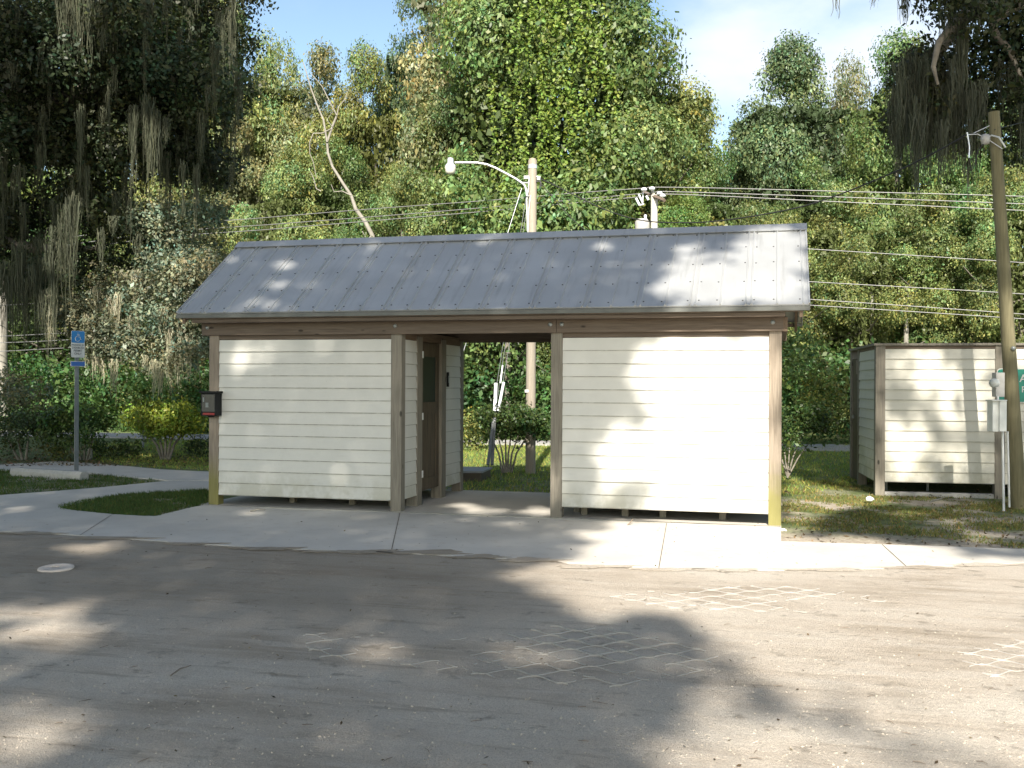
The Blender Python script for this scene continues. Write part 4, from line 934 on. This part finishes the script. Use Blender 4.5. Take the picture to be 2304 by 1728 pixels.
# ------------------------------------------------------------------ shrubs
def shrub(name, base, specs, leaf, colr, label, cat='shrub', group=None, stems=(), stemr=.02, dens=420, tv=.3):
    """specs: list of (px,py,depth offset,radius m)"""
    rg = np.random.default_rng(abs(hash(label)) % 1000 if False else sum(map(ord, label)))
    b0 = gp(*base); d0 = dep(b0); t = empty(name, tuple(b0), label, cat, group)
    cs = np.array([at(x, y, d0+dz) for x, y, dz, r_ in specs]); rs = np.array([q[3] for q in specs])
    V, c = clump_cloud(cs, rs, (rs**2*4*math.pi*dens/12.57*(.1/leaf)**2).astype(int)+20, leaf, rg, tintvar=tv)
    V = V - np.array(b0); o = obj('foliage', arr_mesh('foliage', V, 4, c, M['leaf']), t); o.color = (*GREENS[colr], 1) if isinstance(colr, str) else (*colr, 1)
    if stems:
        for sp in stems:
            s = MB(); pts_ = [at(x, y, d0+dz) for x, y, dz in sp]; s.tube(pts_, list(np.linspace(stemr, stemr*.5, len(pts_))), 7); s.build('stem', M['bark'], t)
    return t
def specs_ell(cx, cy, rx, ry, n, r_, dz, seed):
    rg = np.random.default_rng(seed); out = []
    for k in range(n):
        a = rg.uniform(0, 6.28); q = math.sqrt(rg.random()); out.append((cx+rx*q*math.cos(a), cy+ry*q*math.sin(a), rg.uniform(-dz, dz), r_*rg.uniform(.75,1.2)))
    return out
shrub('rounded_shrub', (372,1035), specs_ell(372,940,70,20,40,.24,.5,1)+specs_ell(385,962,66,14,16,.17,.4,2), .055, (.20,.25,.035), 'round yellow-green clipped shrub on bare stems left of the shelter', stems=[[(372+dx,1035,0),(372+dx*2.5,1000,.05*k),(372+dx*6,965,.1*k)] for k, dx in enumerate((-8,-4,0,4,8))], stemr=.035, dens=1500)
shrub('shrub', (1140,1064), specs_ell(1150,945,75,24,34,.17,.45,3)+specs_ell(1110,975,30,14,6,.12,.3,4)+specs_ell(1205,975,30,18,8,.12,.3,5), .05, (.05,.085,.022), 'dark green many-stemmed shrub seen through the passage', stems=[[(1140+dx,1064,0),(1140+dx*2,1020,.05),(1142+dx*5,965,.1)] for dx in (-9,-5,-1,2,6,11)], stemr=.022, dens=1500)
shrub('shrub', (1060,1010), specs_ell(1060,975,30,35,14,.3,.5,6), .07, 'yellow', 'yellow-green shrub at left inside the passage view', dens=900)
shrub('shrub', (1770,1075), specs_ell(1790,950,75,45,26,.17,.5,7), .055, (.05,.085,.022), 'dark loose shrub on thin forked stems between the two buildings', stems=[[(1772,1075,0),(1772+dx,1030,.0),(1772+dx*2.4,985,.1)] for dx in (-14,-5,3,12,24)], stemr=.016, dens=1100)
shrub('shrub', (1850,1010), specs_ell(1850,880,55,80,22,.34,.6,8), .09, 'yellow', 'yellow-leaved bush behind the gap between the buildings', dens=600)
shrub('shrub', (1790,1012), specs_ell(1775,800,50,85,20,.42,.6,18), .10, 'green', 'tall green bush behind the right shelter post', dens=500)
shrub('shrub', (60,1035), specs_ell(40,965,70,30,20,.25,.6,9), .06, 'dark', 'dark spreading shrub at the left frame edge', stems=[[(50+dx,1035,0),(40+dx*3,985,0)] for dx in (-8,0,8)], stemr=.03, dens=1000)
shrub('shrub', (185,1035), specs_ell(170,950,80,35,26,.26,.6,10), .06, (.06,.10,.024), 'dark green shrub behind the parking sign', stems=[[(185+dx,1035,0),(180+dx*3,985,0)] for dx in (-10,-3,4,10)], stemr=.025, dens=1000)
shrub('shrub', (125,1033), specs_ell(125,1015,22,16,12,.12,.3,11), .05, (.17,.18,.06), 'small pale twiggy shrub at the path edge left of the parking sign', dens=800)
shrub('shrub', (258,1030), specs_ell(255,1010,50,14,14,.14,.4,12), .05, (.05,.075,.022), 'low dark shrub between the parking sign and the round shrub', dens=1000)
shrub('shrub', (440,1030), specs_ell(440,1010,28,18,10,.14,.4,13), .05, 'dark', 'low dark shrub between the round shrub and the shelter', dens=1000)
shrub('grey_shrub', (40,1000), specs_ell(40,890,60,40,18,.4,.6,14), .08, (.20,.20,.12), 'grey-green weedy bush in front of the thick pale trunk', dens=500)

# ------------------------------------------------------------------ moss-hung live oaks
def moss_tresses(pts, Ls, ws, rg, per=75):
    """each tress: thin vertical wavy strips gathering to a point; pts (n,3)"""
    V = []; C = []
    for p, L_, w in zip(pts, Ls, ws):
        ns_ = max(8, int(per*w/.12)); 
        for k in range(ns_):
            a = rg.uniform(0, 6.28); q = w*1.25*rg.random()**.8; l_ = L_*rg.beta(1.6,1.6)*(1-.35*q/w)+.08; st = p+np.array([q*math.cos(a), q*math.sin(a), rg.uniform(-.05,.08)*L_])
            nseg = 7; t = np.linspace(0, 1, nseg+1); dirx = rg.uniform(0, math.pi); wv = np.array([math.cos(dirx), math.sin(dirx), 0])
            cen = st+np.outer(t, [0,0,-l_])-np.outer(t**1.3, [q*math.cos(a)*.7, q*math.sin(a)*.7, 0])+np.column_stack([np.cumsum(rg.normal(size=nseg+1)*.013), np.cumsum(rg.normal(size=nseg+1)*.013), np.zeros(nseg+1)])
            wid = (.0055*(1-t*.6)*rg.uniform(.6,1.8))[:,None]*wv
            A = cen-wid; B = cen+wid
            V.append(np.stack([A[:-1], B[:-1], B[1:], A[1:]], 1)); v = rg.uniform(.65,1.35); C.append(np.tile([v*rg.uniform(.95,1.08), v, v*rg.uniform(.9,1.05)], (nseg,1)))
    return np.concatenate(V), np.concatenate(C)
def oak(name, base, label, clumps, leaf, col, npcf, moss, trunk_pts, seed, tv=.35, branches=(), group=None, mosscol=(.075,.083,.055)):
    rg = np.random.default_rng(seed); t = empty(name, tuple(base), label, 'tree', group); B0 = np.array(base)
    cs = np.array([c[:3] for c in clumps]); rs = np.array([c[3] for c in clumps])
    V, c = clump_cloud(cs, rs, (rs**2*npcf).astype(int), leaf, rg, tintvar=tv, flat=.75, shell=.35)
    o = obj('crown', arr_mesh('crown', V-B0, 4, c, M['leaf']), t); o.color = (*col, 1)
    if len(moss):
        V, c = moss_tresses([np.array(m_[:3]) for m_ in moss], [m_[3] for m_ in moss], [m_[4] for m_ in moss], rg)
        o = obj('hanging_moss', arr_mesh('hanging_moss', V-B0, 4, c, M['moss']), t); o.color = (*mosscol, 1)
    for seq, r0, r1 in trunk_pts:
        s = MB(); s.tube(seq, list(np.linspace(r0, r1, len(seq))), 12); s.build('trunk', M['bark'], t)
    s = MB()
    for seq, r0, r1 in branches: s.tube(seq, list(np.linspace(r0, r1, len(seq))), 8)
    if branches: s.build('limb', M['bark'], t)
    return t
rg = np.random.default_rng(9)
# left oak: dark crown filling the upper left
def blobs(rects, rg):
    out = []
    for x0, y0, x1, y1, n, d0, d1, r0, r1 in rects:
        for k in range(n): out.append((*at(rg.uniform(x0,x1), rg.uniform(y0,y1), rg.uniform(d0,d1)), rg.uniform(r0,r1)))
    return out
lo = blobs([(-120,-70,420,140,36,19,23,.6,1.0),(-120,120,400,330,30,19.5,24,.6,1.05),(350,-40,560,180,14,21,24,.5,.9),(330,160,520,400,12,20,24,.5,.9),(-120,330,330,520,22,20,24,.5,.9),(-120,500,230,650,12,20,23,.45,.75),(240,430,420,600,8,21,24,.4,.7)], rg)
mo = []
for k in range(170):
    px = rg.uniform(-60, 560); py = rg.uniform(-60, 560) if px < 330 else rg.uniform(-60, 380); d_ = rg.uniform(18.8, 22)
    p = at(px, py, d_); mo.append((*p, rg.uniform(.4, 1.9), rg.uniform(.025,.10)))
for px, py, l_ in ((30,620,2.0),(60,640,1.6),(85,600,2.3),(100,660,1.3),(120,560,2.4),(10,600,1.7),(45,560,2.2),(150,480,2.5),(165,450,2.4),(140,0,1.3),(155,-10,1.4),(180,-10,1.5),(205,-20,1.7),(230,0,1.4),(260,-10,1.0),(330,-5,1.2),(330,230,1.9),(350,260,1.8),(300,250,1.6)):
    mo.append((*at(px, py, 19.0), l_, .13))
ob = gp(-420, 1090); 
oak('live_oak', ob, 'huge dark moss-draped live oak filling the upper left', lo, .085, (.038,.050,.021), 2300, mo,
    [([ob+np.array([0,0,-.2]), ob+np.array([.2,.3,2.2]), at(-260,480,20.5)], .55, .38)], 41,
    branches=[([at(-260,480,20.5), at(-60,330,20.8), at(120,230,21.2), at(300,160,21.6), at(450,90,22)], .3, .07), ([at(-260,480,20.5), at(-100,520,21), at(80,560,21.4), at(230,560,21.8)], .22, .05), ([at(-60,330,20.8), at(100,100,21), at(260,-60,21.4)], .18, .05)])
# lower lit oak with moss, between sign and shelter
rg = np.random.default_rng(19)
l2 = blobs([(150,620,330,740,18,19.5,21.5,.35,.6),(300,560,480,720,22,19.5,21.5,.4,.65),(200,700,440,820,18,19.5,21,.3,.5),(330,450,480,600,14,20.5,22.5,.4,.65),(400,640,470,800,8,19.5,21.5,.3,.5)], rg)
mo2 = [(*at(px, py, d_-3.4), l_*.85, w*.9) for px, py, l_, w, d_ in ((213,800,.75,.07,23),(228,810,.6,.05,23),(258,815,1.0,.09,22.8),(350,815,.95,.09,22.8),(362,840,.6,.05,22.9),(325,800,.4,.04,22.8),(383,790,1.2,.12,23.2),(300,720,1.5,.12,23.5),(400,770,1.2,.10,23.3),(420,760,1.1,.09,23.2),(440,700,1.4,.12,23.4),(310,620,1.4,.12,23.5),(445,780,.9,.06,23.2),(115,660,1.7,.10,22.5),(110,700,1.3,.10,22.5),(390,650,1.6,.14,23.5))]
for k in range(26): mo2.append((*at(rg.uniform(180,470), rg.uniform(600,760), rg.uniform(19.5,21)), rg.uniform(.5,1.3), rg.uniform(.05,.10)))
ob2 = gp(530, 1040)
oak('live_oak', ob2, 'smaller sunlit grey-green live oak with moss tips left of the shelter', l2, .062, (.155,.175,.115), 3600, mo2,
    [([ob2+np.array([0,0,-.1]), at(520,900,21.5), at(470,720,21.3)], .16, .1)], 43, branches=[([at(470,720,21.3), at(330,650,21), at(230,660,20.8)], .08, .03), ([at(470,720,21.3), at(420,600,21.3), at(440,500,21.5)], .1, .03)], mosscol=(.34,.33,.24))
# upper right mossy oak limbs
rg = np.random.default_rng(29)
l3 = blobs([(2040,120,2220,240,16,15.6,17,.22,.42),(2100,-60,2420,70,22,14.5,17,.3,.55),(2230,60,2420,200,18,15,17,.25,.5),(2010,230,2200,300,14,15.5,17,.25,.4),(2280,200,2420,330,10,15,16.5,.2,.4)], rg)
mo3 = [(*at(px, py, d_), l_, w) for px, py, l_, w, d_ in ((2040,130,2.1,.13,15.6),(2065,150,2.2,.14,15.6),(2090,130,2.3,.14,15.6),(2120,150,2.3,.15,15.5),(2145,170,1.9,.13,15.5),(2160,50,1.6,.13,15.2),(2165,90,1.6,.10,15.2),(2110,260,1.2,.10,15.6),(2135,270,1.2,.10,15.6),(2150,260,1.0,.08,15.6),(2180,220,1.0,.10,15.7),
      (2010,230,1.0,.07,15.8),(2025,220,1.3,.09,15.8),(2062,260,1.9,.05,15.5),(2040,-60,1.0,.06,15),(2030,-40,.8,.05,15),(1884,-50,.85,.03,15),(2075,-40,.55,.03,15),(2120,-80,1.6,.12,15),(2270,150,1.0,.09,15.5),(2290,180,1.1,.09,15.5),(2250,140,.9,.07,15.5),(2303,240,1.3,.08,15.2),(2205,0,.6,.09,15),(2190,-10,.6,.07,15),(2150,-70,1.5,.12,15),
      (2090,300,.9,.08,15.6),(2005,280,.8,.04,15.8),(2190,300,.9,.03,15.9),(2178,360,.9,.02,15.9),(1966,-20,.25,.02,15),(2170,320,.8,.05,15.7))]
for k in range(34): mo3.append((*at(rg.uniform(2010,2215), rg.uniform(100,290), rg.uniform(14.9,16.3)), rg.uniform(.6,1.7), rg.uniform(.05,.12)))
ob3 = gp(2760, 1180)
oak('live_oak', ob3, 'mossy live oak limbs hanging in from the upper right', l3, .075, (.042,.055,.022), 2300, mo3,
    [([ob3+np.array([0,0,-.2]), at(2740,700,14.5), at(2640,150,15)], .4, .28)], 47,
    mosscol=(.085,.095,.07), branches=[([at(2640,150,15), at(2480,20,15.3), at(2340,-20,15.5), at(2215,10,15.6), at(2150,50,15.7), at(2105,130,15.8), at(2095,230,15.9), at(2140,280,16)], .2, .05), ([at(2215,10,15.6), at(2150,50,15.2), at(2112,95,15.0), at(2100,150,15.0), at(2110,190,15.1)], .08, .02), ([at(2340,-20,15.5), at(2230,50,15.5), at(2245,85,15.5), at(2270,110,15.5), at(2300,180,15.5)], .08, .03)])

# ------------------------------------------------------------------ unseen live oaks behind the photographer, crowns shaped to cast the dappled shade
def inpoly(P, poly):
    x, y = P[:,0], P[:,1]; w = np.zeros(len(P), bool); n = len(poly); j = n-1
    for i in range(n):
        xi, yi = poly[i]; xj, yj = poly[j]
        c = ((yi > y) != (yj > y)) & (x < (xj-xi)*(y-yi)/((yj-yi) if yj != yi else 1e-9)+xi); w ^= c; j = i
    return w
def sab(p): p = np.array(p); return (float(p @ SA), float(p @ SB))
K_ = 2304/2212
def lit(poly, f, k=K_): return [sab(f(x*k, y*k)) for x, y in poly]
def ell(cx, cy, rx, ry, f, k=1.0, n=12, sk=0):
    rx *= 1.22; ry *= 1.22
    return [sab(f(k*(cx+rx*math.cos(2*math.pi*i/n)+sk*ry*math.sin(2*math.pi*i/n)), k*(cy+ry*math.sin(2*math.pi*i/n)))) for i in range(n)]
fg = lambda x, y: gp(x, y); fwall = lambda x, y: onp(x, y, (0,1,0), (0,0,0)); froof = lambda x, y: onp(x, y, tuple(nv), (0,EY,EZ))
fb2 = lambda x, y: onb2(x, y)
zr = lambda x, y: (1240+x/2.405, 500+y/2.405)     # pixel of my enlarged view of the right wall
LIT = []
wallpoly = [zr(*p) for p in [(300,615),(400,640),(455,625),(470,660),(430,700),(370,740),(400,800),(430,860),(480,930),(500,1000),(500,1090),(420,1100),(380,1040),(330,1120),(220,1080),(200,1130),(300,1190),(230,1260),(290,1320),(210,1390),(230,1460),(420,1440),(510,1440),(500,1500),(430,1560),(1260,1600),(1270,600)]]
LIT.append([sab(fwall(x, y)) for x, y in wallpoly])
LIT.append([sab(froof(*zr(*p))) for p in [(600,445),(570,400),(600,380),(540,350),(530,310),(600,290),(520,260),(530,235),(640,230),(700,205),(660,160),(690,120),(740,105),(800,120),(840,150),(900,190),(1000,110),(1080,40),(1420,20),(1420,460)]])
LIT.append([sab(froof(*zr(*p))) for p in [(230,110),(330,90),(360,130),(320,165),(250,150)]])
LIT.append([sab(froof(*zr(*p))) for p in [(370,230),(440,205),(500,200),(520,225),(450,245),(390,250)]])
LIT.append(lit([(1330,1122),(1300,1150),(1250,1185),(1205,1212),(1110,1222),(1085,1240),(1130,1262),(1185,1285),(1230,1335),(1290,1345),(1380,1325),(1480,1345),(1545,1390),(1570,1440),(1530,1485),(1470,1515),(1510,1560),(1440,1600),(1400,1640),(1390,1720),(1990,1720),(1900,1650),(1780,1590),(1650,1545),(1610,1500),(1640,1468),(1780,1495),(1950,1570),(2110,1650),(2230,1720),(2300,1720),(2300,1215),(1690,1165),(1690,1130)], fg))
for e in [((825,1405),46,16),((790,1425),22,22),((1150,1415),72,17),((1470,1438),60,14),((60,1330),100,22),((170,1300),42,10),((105,1375),105,17),((45,1575),70,55),((200,1183),62,9),((190,1290),30,7),((510,1356),42,6),((700,1425),30,8)]:
    LIT.append(ell(*e[0], e[1], e[2], fg, K_, sk=.6))
for e in ((1046,1138,26,5),(1064,1148,28,5),(1115,1152,36,5),(1215,1152,34,7),(1040,1172,22,4),(1150,1180,30,4),(40,1146,30,4),(560,1152,26,4),(1350,1205,60,12)):
    LIT.append(ell(*e, fg, 1.0, sk=.6))
for e in ((549,790,12,26),(507,781,10,12),(540,825,14,14),(590,790,16,10),(630,778,22,12),(711,908,8,16),(655,905,12,14),(1250,1120,10,22)):
    LIT.append(ell(*e, fwall, 1.0))
for e in ((640,600,30,16),(625,635,28,12),(612,690,30,12),(655,690,10,9),(560,685,28,8),(520,695,20,6),(700,640,16,8),(725,648,14,7),(690,650,8,10),(525,580,22,9),(1115,540,26,8),(838,560,24,8)):
    e_ = (e[0], e[1], e[2]*.78, e[3]*.78); LIT.append(ell(*e_, froof, 1.0, sk=-.6))
# right enclosure patches and grass
LIT.append([sab(fb2(x, y)) for x, y in [(1992,900),(2010,930),(2050,950),(2075,980),(2098,975),(2100,1030),(2060,1035),(2040,1084),(1992,1084)]])
for e in ((2088,845,18,55),(2040,800,34,16),(2138,885,18,70),(2200,860,24,40),(2090,1050,10,30),(2195,940,20,26),(2150,1040,14,40),(2285,800,22,26)):
    LIT.append(ell(*e, fb2, 1.0))
LIT.append([sab(gp(x, y)) for x, y in [(1760,1075),(1850,1085),(1960,1100),(2020,1110),(2000,1128),(1900,1140),(1860,1165),(1760,1180)]])
for e in ((1800,1122,42,14),(1900,1128,55,9),(1975,1120,26,8),(1830,1150,50,7),(1800,1185,48,8),(2110,1170,14,5),(2150,1145,26,5),(1860,1100,30,5),(2200,1205,40,8),(2040,1150,30,4)):
    LIT.append(ell(*e, fg, 1.0))
LIT.append([sab(gp(x, y)) for x, y in [(1757,1190),(1860,1203),(1960,1205),(2020,1218),(2090,1226),(2150,1240),(2304,1258),(2304,1300),(1757,1300)]])
# sunlit foliage patches on the oaks
for e, dd_ in (((215,235,50,80),20),((180,20,45,35),19),((330,650,150,95),20.5),((290,760,130,60),20),((430,700,60,140),20.5),((400,540,70,60),21),((470,350,50,80),23),((510,120,40,70),24),((40,280,35,70),21),((70,440,50,22),21),((220,480,24,20),21),((140,300,20,20),16.2),((372,945,110,50),21.3),((110,700,14,60),22.5),((150,610,30,24),21),((40,700,60,50),24)):
    LIT.append(ell(*e, (lambda D: (lambda x, y: at(x, y, D)))(dd_), K_ if e[0] not in (372,) else 1.0))
for e, dd_ in (((2165,140,14,75),15.2),((2205,10,24,40),15),((2008,330,9,40),15.8),((2160,440,40,30),16),((2150,230,14,30),15.6),((2290,160,16,60),15.5)):
    LIT.append(ell(*e, (lambda D: (lambda x, y: at(x, y, D)))(dd_), 1.0))
# canopy outline in the sun's view
shade_main = [(-22,-9),(7.9,-9),(8.2,-4.5),(8.4,-1.6),(8.6,.5),(8.4,2.4),(8.0,3.3),(5,3.55),(1.2,3.75),(-.5,4.0),(-.8,5.4),(1.0,6.0),(1.7,8),(1.0,9.4),(-2,10.3),(-8,10.5),(-22,10.8)]
shade_right = [(8.4,-2.2),(11,-3.2),(24,-3.2),(24,11),(9.4,10.5),(8.9,6),(8.5,3)]
rg = np.random.default_rng(66)
def canopy(poly, n, zc, zs, leaf, seed):
    rg = np.random.default_rng(seed); P = np.array(poly); lo_, hi_ = P.min(0), P.max(0)
    ab = rg.uniform(lo_, hi_, size=(n, 2)); fz = ab+rg.normal(size=ab.shape)*np.where(rg.random((len(ab),1)) < .7, .025, .10)
    wx_, wy_ = ab[:,0].copy(), ab[:,1].copy()
    fz[:,0] += .07*np.sin(wy_*9+2*np.sin(wx_*5))+.045*np.sin(wx_*21+wy_*17); fz[:,1] += .07*np.sin(wx_*8+2*np.sin(wy_*6))+.045*np.sin(wx_*19-wy_*23)
    keep = inpoly(ab, poly)
    for L_ in LIT: keep &= ~inpoly(fz, L_)  # leaves left out so sunlight reaches these patches
    # small gaps added to let light through
    gx = np.sin(ab[:,0]*5.1+1.3*np.sin(ab[:,1]*3.3))+np.sin(ab[:,1]*6.3+1.7*np.sin(ab[:,0]*2.9))+.7*np.sin(ab[:,0]*11+ab[:,1]*7)
    keep &= ~((gx > (2.35 if seed == 72 else 2.5)) & (rg.random(len(ab)) < .4) & ((ab[:,1] < -1.2) | (ab[:,1] > 4.2)))
    if seed == 71: keep &= ~((ab[:,0] > 6.0) & (ab[:,1] < -3.3) & (rg.random(len(ab)) < .82))  # leaves thinned to lighten the shade at lower right
    ab = ab[keep]; z = zc + rg.normal(size=len(ab))*zs + .5*np.sin(ab[:,0]*.7)+.4*np.sin(ab[:,1]*.9+1)
    # point = a*SA + b*SB + s*L with given z
    base_ = ab[:,:1]*SA+ab[:,1:]*SB; s_ = (z-base_[:,2])/L[2]; C = base_+s_[:,None]*L
    nr = unit(rg.normal(size=C.shape)*.7-L*.8); ln = leaf*rg.uniform(.7,1.3,len(C)); v = np.clip(1+rg.normal(size=len(C))*.3,.4,1.8)
    return leaf_quads(C, nr, ln, ln*.6, rg), np.stack([v,v,v],1)
def shade_tree(label, base, poly, n, zc, zs, leaf, seed, limbs, extra=None):
    t = empty('live_oak', base, label, 'tree'); B0 = np.array(base, float)
    V, c = canopy(poly, n, zc, zs, leaf, seed)
    if extra: V3, c3 = canopy(extra[0], extra[1], zc+1, zs, leaf, seed+10); V = np.concatenate([V, V3]); c = np.concatenate([c, c3])  # extra leaf patch added to darken the mossy oak on the right
    o = obj('crown', arr_mesh('crown', V-B0, 4, c, M['leaf']), t); o.color = (.055,.075,.025,1)
    s = MB(); s.tube([B0+np.array([0,0,-.3]), B0+np.array([0,0,4]), B0+np.array([.3,.5,9])], [.7,.6,.42], 12); s.build('trunk', M['bark'], t)
    s = MB()
    for e in limbs: s.tube([B0+np.array([.3,.5,8.8]), (B0+np.array([.3,.5,11])+np.array(e)*1.0)/2+np.array([0,0,1.0]), np.array(e, float)], [.26,.16,.06], 8)
    s.build('limb', M['bark'], t)
shade_tree('unseen live oak behind the photographer, crown shaped to shade the left half', (-7.,-33.,0), shade_main, 640000, 16.5, .6, .15, 71, [(-11,-20,16.2),(0,-22,16.4),(-2,-17,16.4),(-9,-12,16.4),(-4,-31,16.2)])
shade_tree('unseen live oak behind the photographer, crown shaped to shade the right side', (18.5,-33.,0), shade_right, 95000, 16.5, .6, .17, 72, [(16,-23,16.2),(14,-27,16.4),(19,-19,16.4)], ([(9.3,4.3),(13.5,4.0),(14,9.8),(9.6,9.6)], 45000))

# ------------------------------------------------------------------ grass, pebbles, litter
def grass(name, label, n, gen, h, colr, seed, dens=3):
    rg = np.random.default_rng(seed); P = gen(n, rg); P = np.repeat(P, dens, 0)+np.hstack([rg.normal(size=(len(P)*dens,2))*.022, np.zeros((len(P)*dens,1))])
    m_ = len(P); a = rg.uniform(0, 6.28, m_); w = rg.uniform(.004,.008,m_); d_ = np.stack([np.cos(a), np.sin(a), np.zeros(m_)],1)*w[:,None]
    hh = h*rg.uniform(.4,1.3,m_); ln = rg.normal(size=(m_,2))*.5; tip = P+np.stack([ln[:,0]*hh, ln[:,1]*hh, hh],1)
    V = np.stack([P-d_, P+d_, tip],1); v = np.clip(1+rg.normal(size=m_)*.3,.4,1.9); hu = rg.normal(size=m_)*.18
    dry = rg.random(m_) < .14; cc = np.stack([v*(1+hu)+dry*1.2, v+dry*.35, v*.9+dry*.6],1)
    o = obj(name, arr_mesh(name, V, 3, cc, M['grass'])); o.color = (*colr,1); tag(o, label, 'grass', kind='stuff'); return o
def gen_poly(px_list, z=-.02, patch=0.0):
    poly = [tuple(gp(*p)[:2]) for p in px_list]
    def g_(n, rg):
        P = np.array(poly); q = rg.uniform(P.min(0), P.max(0), size=(n*2,2)); q = q[inpoly(q, poly)]
        if patch:
            f = .8*np.sin(q[:,0]*3.1+2.1*np.sin(q[:,1]*2.3))+.7*np.sin(q[:,1]*3.2+2.4*np.sin(q[:,0]*1.7))+.8*np.sin(q[:,0]*7+3*np.sin(q[:,1]*5))*np.sin(q[:,1]*8+2*np.sin(q[:,0]*6)); q = q[f+rg.normal(size=len(q))*.5 > patch]
        q = q[:n]; return np.column_stack([q, [tz(x, y) for x, y in q]])
    return g_
grass('grass', 'thin grass in sand right of the shelter', 9000, gen_poly([(1760,1075),(1900,1080),(2020,1100),(2304,1110),(2304,1232),(2100,1205),(1850,1192),(1762,1185)], patch=-.1), .035, (.17,.18,.06), 1, 3)
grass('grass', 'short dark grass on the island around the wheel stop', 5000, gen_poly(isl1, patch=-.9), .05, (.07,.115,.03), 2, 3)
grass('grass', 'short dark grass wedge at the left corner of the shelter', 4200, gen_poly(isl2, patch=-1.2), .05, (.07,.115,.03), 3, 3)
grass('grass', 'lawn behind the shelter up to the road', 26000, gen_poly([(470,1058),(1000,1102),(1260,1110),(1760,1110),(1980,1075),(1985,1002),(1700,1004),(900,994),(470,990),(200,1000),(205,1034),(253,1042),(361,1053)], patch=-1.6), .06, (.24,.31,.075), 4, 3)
rg = np.random.default_rng(88)
def scatter_rocks(name, label, n, r0, r1, region, m, kindlab):
    s = MB()
    for k in range(n):
        px, py = region(rg); p = gp(px, py, -.003); r_ = r0+(r1-r0)*rg.random()**3; a = rg.uniform(0,6.28); e = rg.uniform(.6,1.4)
        ring = [(p[0]+r_*e*math.cos(a+q_*1.2566)*rg.uniform(.7,1.1), p[1]+r_*math.sin(a+q_*1.2566)*rg.uniform(.7,1.1), p[2]) for q_ in range(5)]
        s.add(ring+[(p[0]+rg.normal()*r_*.2, p[1]+rg.normal()*r_*.2, p[2]+r_*rg.uniform(.4,.9))], [(0,1,5),(1,2,5),(2,3,5),(3,4,5),(4,0,5)])
    return tag(s.build(name, m), label, kindlab, kind='stuff')
scatter_rocks('pebbles', 'small limestone pebbles scattered over the gravel', 6500, .002, .008, lambda r: (r.uniform(-50,2350), 1250+480*r.random()**.8), M['pebble'], 'pebbles')
s = MB()
def lot(r): return (r.uniform(-50,2350), 1225+500*r.random()**.85)
for k in range(110):
    p = gp(*lot(rg)); a = rg.uniform(0,6.28); l_ = rg.uniform(.015,.06)*(2.2 if rg.random() < .07 else 1); e = p+np.array([math.cos(a)*l_, math.sin(a)*l_, .004]); mid = (p+e)/2+np.array([rg.normal()*l_*.08, rg.normal()*l_*.08, .004])
    s.tube([p+np.array([0,0,.003]), mid, e], [.0018,.0022,.0012], 4)
tag(s.build('twigs', M['twig']), 'small dead twigs scattered on the gravel', 'twigs', kind='stuff')
def litter(n, gen, lo_, hi_, name, label, cols):
    Pn = np.array([gen() for k in range(n)]); nr = unit(rg.normal(size=(n,3))*.35+np.array([0,0,1.])); ln = rg.uniform(lo_,hi_,n)
    ci = rg.integers(0,len(cols),n); c = np.array(cols)[ci]*rg.uniform(.6,1.3,(n,1))
    o = obj(name, arr_mesh(name, leaf_quads(Pn, nr, ln, ln*.5, rg), 4, c, M['leaf'])); o.color=(1,1,1,1); tag(o, label, 'fallen leaves', kind='stuff')
br = [(.16,.11,.06),(.10,.07,.04),(.22,.17,.09),(.07,.055,.035)]
litter(150, lambda: gp(*lot(rg), .004), .010, .028, 'fallen_leaves', 'small brown leaves scattered over the gravel', br)
litter(160, lambda: gp(rg.uniform(0,2304), rg.uniform(1160,1275), .006), .012, .035, 'fallen_leaves', 'few brown leaves lying on the pavement', br)
litter(800, lambda: gp(rg.uniform(1760,2320), rg.uniform(1085,1230), -.01), .025, .07, 'fallen_leaves', 'brown leaf litter on the sandy grass at right', br+[(.30,.20,.12)])
litter(2200, lambda: gp(rg.uniform(-40,480), rg.uniform(1005,1048), .01), .04, .09, 'fallen_leaves', 'brown leaf litter under the left shrubs', br+[(.30,.16,.10)])
# debris on gravel: a dark clod, sticks by the wall
def stick(pts, r_, label, name='stick', m='twig'):
    s = MB(); s.tube([np.array(p) for p in pts], [r_, r_*1.1, r_*.5], 6); tag(s.build(name, M[m]), label, 'stick')
stick([gp(2092,1129,.0), gp(2110,1124,.02), gp(2126,1119,.03)], .012, 'pale stick on the grass in front of the enclosure', m='bark_pale')
stick([gp(1412,1182,.0), gp(1418,1176,.03), gp(1424,1168,.06)], .008, 'reddish twig leaning at the foot of the right wall')
stick([gp(563,1150,.01), gp(580,1146,.03), gp(597,1147,.02)], .012, 'short stick lying at the foot of the left wall', m='bark_pale')
stick([gp(384,1520,.006), gp(405,1505,.01), gp(430,1497,.008)], .004, 'thin curved twig on the shaded gravel')
